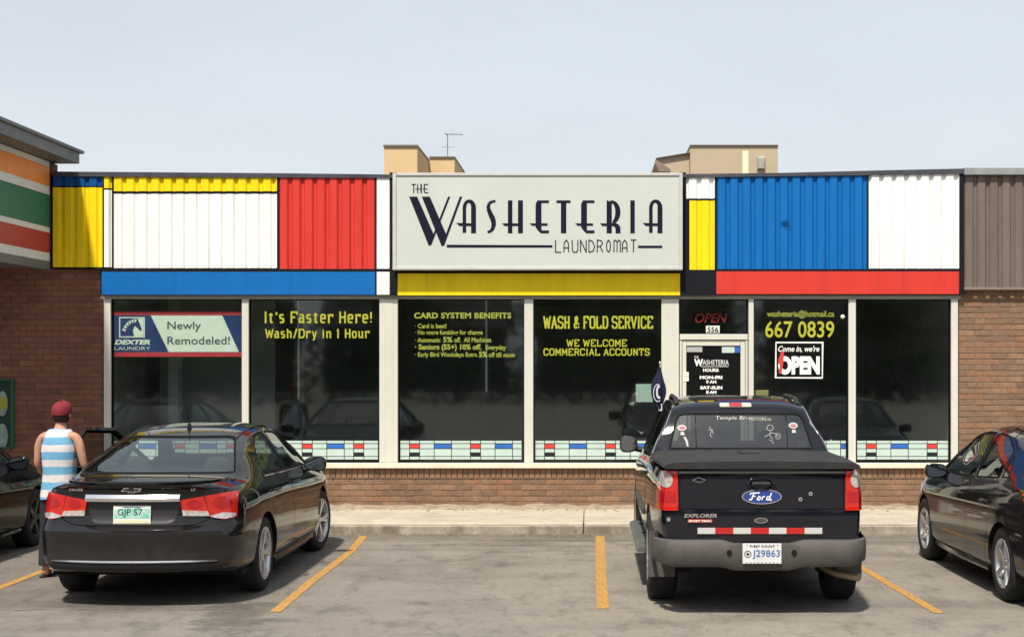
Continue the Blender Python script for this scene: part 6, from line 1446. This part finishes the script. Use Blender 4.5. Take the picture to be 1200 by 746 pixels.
# ------------------------------------------------------------------ trees across the street, seen only as reflections and light
def tree_proto(h, seed):
    rnd = random.Random(seed); root = thing('street_tree', 'broad green street tree across the road behind the camera', 'tree', (0, 0, 0))
    t = M(); t.tube([(0, 0, 0), (.05, .02, h * .25), (-.04, .05, h * .5), (.03, 0, h * .8)], [.26, .2, .14, .04], 8)
    for i in range(9):
        a = rnd.uniform(0, 6.28); z = h * rnd.uniform(.28, .62); L_ = h * rnd.uniform(.2, .34); t.tube([(0, 0, z), (math.cos(a) * L_ * .6, math.sin(a) * L_ * .6, z + L_ * .4), (math.cos(a) * L_, math.sin(a) * L_, z + L_ * .7)], [.09, .05, .015], 6)
    t.obj('trunk', mat('bark', (.10, .075, .055), .95, bump=.6, bscale=12), root, smooth=60)
    f = M(); cl = [(rnd.gauss(0, h * .17), rnd.gauss(0, h * .17), h * rnd.uniform(.36, .95)) for _ in range(46)]
    for c in cl:
        rr = h * rnd.uniform(.07, .13) * (1.15 - .5 * c[2] / h)
        for _ in range(60):
            v = Vector((rnd.gauss(0, 1), rnd.gauss(0, 1), rnd.gauss(0, .8))).normalized() * rr * rnd.uniform(.5, 1.1) + Vector(c); s = rnd.uniform(.12, .26)
            a = Vector((rnd.gauss(0, 1), rnd.gauss(0, 1), rnd.gauss(0, 1))).normalized(); b_ = a.cross(Vector((rnd.gauss(0, 1), rnd.gauss(0, 1), rnd.gauss(0, 1)))).normalized()
            f.face([v - a * s, v + b_ * s * .5, v + a * s, v - b_ * s * .5])
    f.obj('crown', mat('leaves', (.045, .085, .022), .7, scale=1.2, var=0, col2=(.08, .12, .03)), root, fix=False)
    return root

# unseen low houses and hedges, added to darken what the windows mirror
m_wallh = [mat('far_brick', (.13, .075, .05), .9, var=.2), mat('far_stucco', (.20, .18, .15), .9, var=.2), mat('far_siding', (.10, .12, .11), .9, var=.2)]; m_rfh = mat('far_shingle', (.05, .045, .042), .9, var=.3)
for i, (x, w_, dd_, hh_, k) in enumerate(((-44, 12, 9, 4.2, 0), (-28, 13, 9, 3.6, 1), (-12, 12, 9, 4.4, 2), (3, 13, 10, 3.8, 0), (19, 12, 9, 4.3, 1), (34, 12, 9, 3.7, 2), (49, 12, 9, 4.2, 0))):
    hs_ = thing('added_house', ('brown brick', 'pale stucco', 'grey-green sided')[k] + ' bungalow added across the road behind the camera', 'house', (x, -84, 0), 0, 'added houses across the road')
    M().box(-w_ / 2, w_ / 2, -dd_ / 2, dd_ / 2, 0, hh_).obj('wall', m_wallh[k], hs_)
    M().prism([(-dd_ / 2 - .5, hh_), (dd_ / 2 + .5, hh_), (0, hh_ + 3.2)], -w_ / 2 - .5, w_ / 2 + .5, ax='x').obj('roof', m_rfh, hs_)
    for q in (-.3, .28): M().box(w_ * q - .9, w_ * q + .9, dd_ / 2 + .001, dd_ / 2 + .05, 1.1, 2.5).obj('window', m_blackf, hs_)
hd_ = M(); rnd = random.Random(8)
for i in range(16000):
    x = rnd.uniform(-75, 75); z = rnd.uniform(0.1, 3.1 + .7 * math.sin(x * .35) + .4 * math.sin(x * 1.3)); y = -52 + rnd.uniform(-.9, .9); v = Vector((x, y, z)); s = rnd.uniform(.14, .30)
    a_1 = Vector((rnd.gauss(0, 1), rnd.gauss(0, 1), rnd.gauss(0, 1))).normalized(); b_ = a_1.cross(Vector((rnd.gauss(0, 1), rnd.gauss(0, 1), rnd.gauss(0, 1)))).normalized()
    hd_.face([v - a_1 * s, v + b_ * s * .6, v + a_1 * s, v - b_ * s * .6])
tag(hd_.obj('added_hedge', mat('hedge_leaves', (.035, .065, .020), .8, scale=1, var=.3), fix=False), kind='stuff')

# ------------------------------------------------------------------ placement
t = thing('black_saloon', 'black four-door saloon with red tail lamps, chrome boot bar and its driver door open', 'car', (-3.72, -4.76, 0), R(0)); t.scale = (1, 1, .982)
doors = saloon_a(t)
# the driver's front door stands open: hinge it about its front edge
dr = doors[-1][0]; hg = Vector((-.895, 1.02, 0)); ang = R(-27)
dr.matrix_local = Matrix.Translation(hg) @ Matrix.Rotation(ang, 4, 'Z') @ Matrix.Translation(-hg)
t = thing('parked_saloon', 'dark plum saloon with five-spoke alloy wheels cut off by the right edge, left side showing', 'car', (4.29, -5.37, 0), R(1.0), 'dark saloons at the picture edges')
saloon_b(t, pt_right, m_alloy)
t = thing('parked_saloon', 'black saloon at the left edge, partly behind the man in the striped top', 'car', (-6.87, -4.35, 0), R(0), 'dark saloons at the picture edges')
saloon_b(t, pt_left, mat('alloy_shaded', (.035, .035, .035), .5, metal=.3))  # rims coloured dark to stand in for shade on the wheels
t = thing('pickup_truck', 'near-black four-door pickup with covered bed, grey bumper and reflective red and white tape', 'pickup truck', (1.365, -4.93, 0), R(0))
pickup(t)
fl = thing('car_flag', 'furled navy and white flag clipped to the left window of the pickup', 'flag', (1.335 - .68, -4.93 - .62, 1.60), R(0)); fl.scale = (.62, .7, .78); flag(fl)
pe = thing('person', 'man in red cap and blue-striped tank top, back turned, between two dark cars', 'person', (-4.945, -5.34, 0), R(-6)); pe.scale = (.96, .96, .972); person(pe)
protos = [tree_proto(10.5, 1), tree_proto(8.5, 5), tree_proto(12, 9)]
lab = ['first', 'second']
spots = [(-46, -70, 0, 1.1), (-33, -64, 1, 1.2), (-22, -72, 2, 1.0), (-11, -66, 0, 1.0), (-2, -62, 1, 1.1), (8, -70, 2, .9), (17, -65, 0, 1.05), (27, -68, 1, 1.3), (38, -64, 2, 1.0), (49, -70, 0, 1.1), (2, -78, 2, 1.1), (-28, -80, 0, 1.2), (30, -80, 2, 1.15), (-60, -66, 2, 1.1), (62, -66, 0, 1.2)]
used = set()
for i, (x, y, k, sc) in enumerate(spots):
    o = protos[k] if k not in used else copy_tree(protos[k]); used.add(k)
    o.location = (x, y, 0); o.rotation_euler.z = i * 1.3; o.scale = (sc, sc, sc); o['group'] = 'street trees across the road'
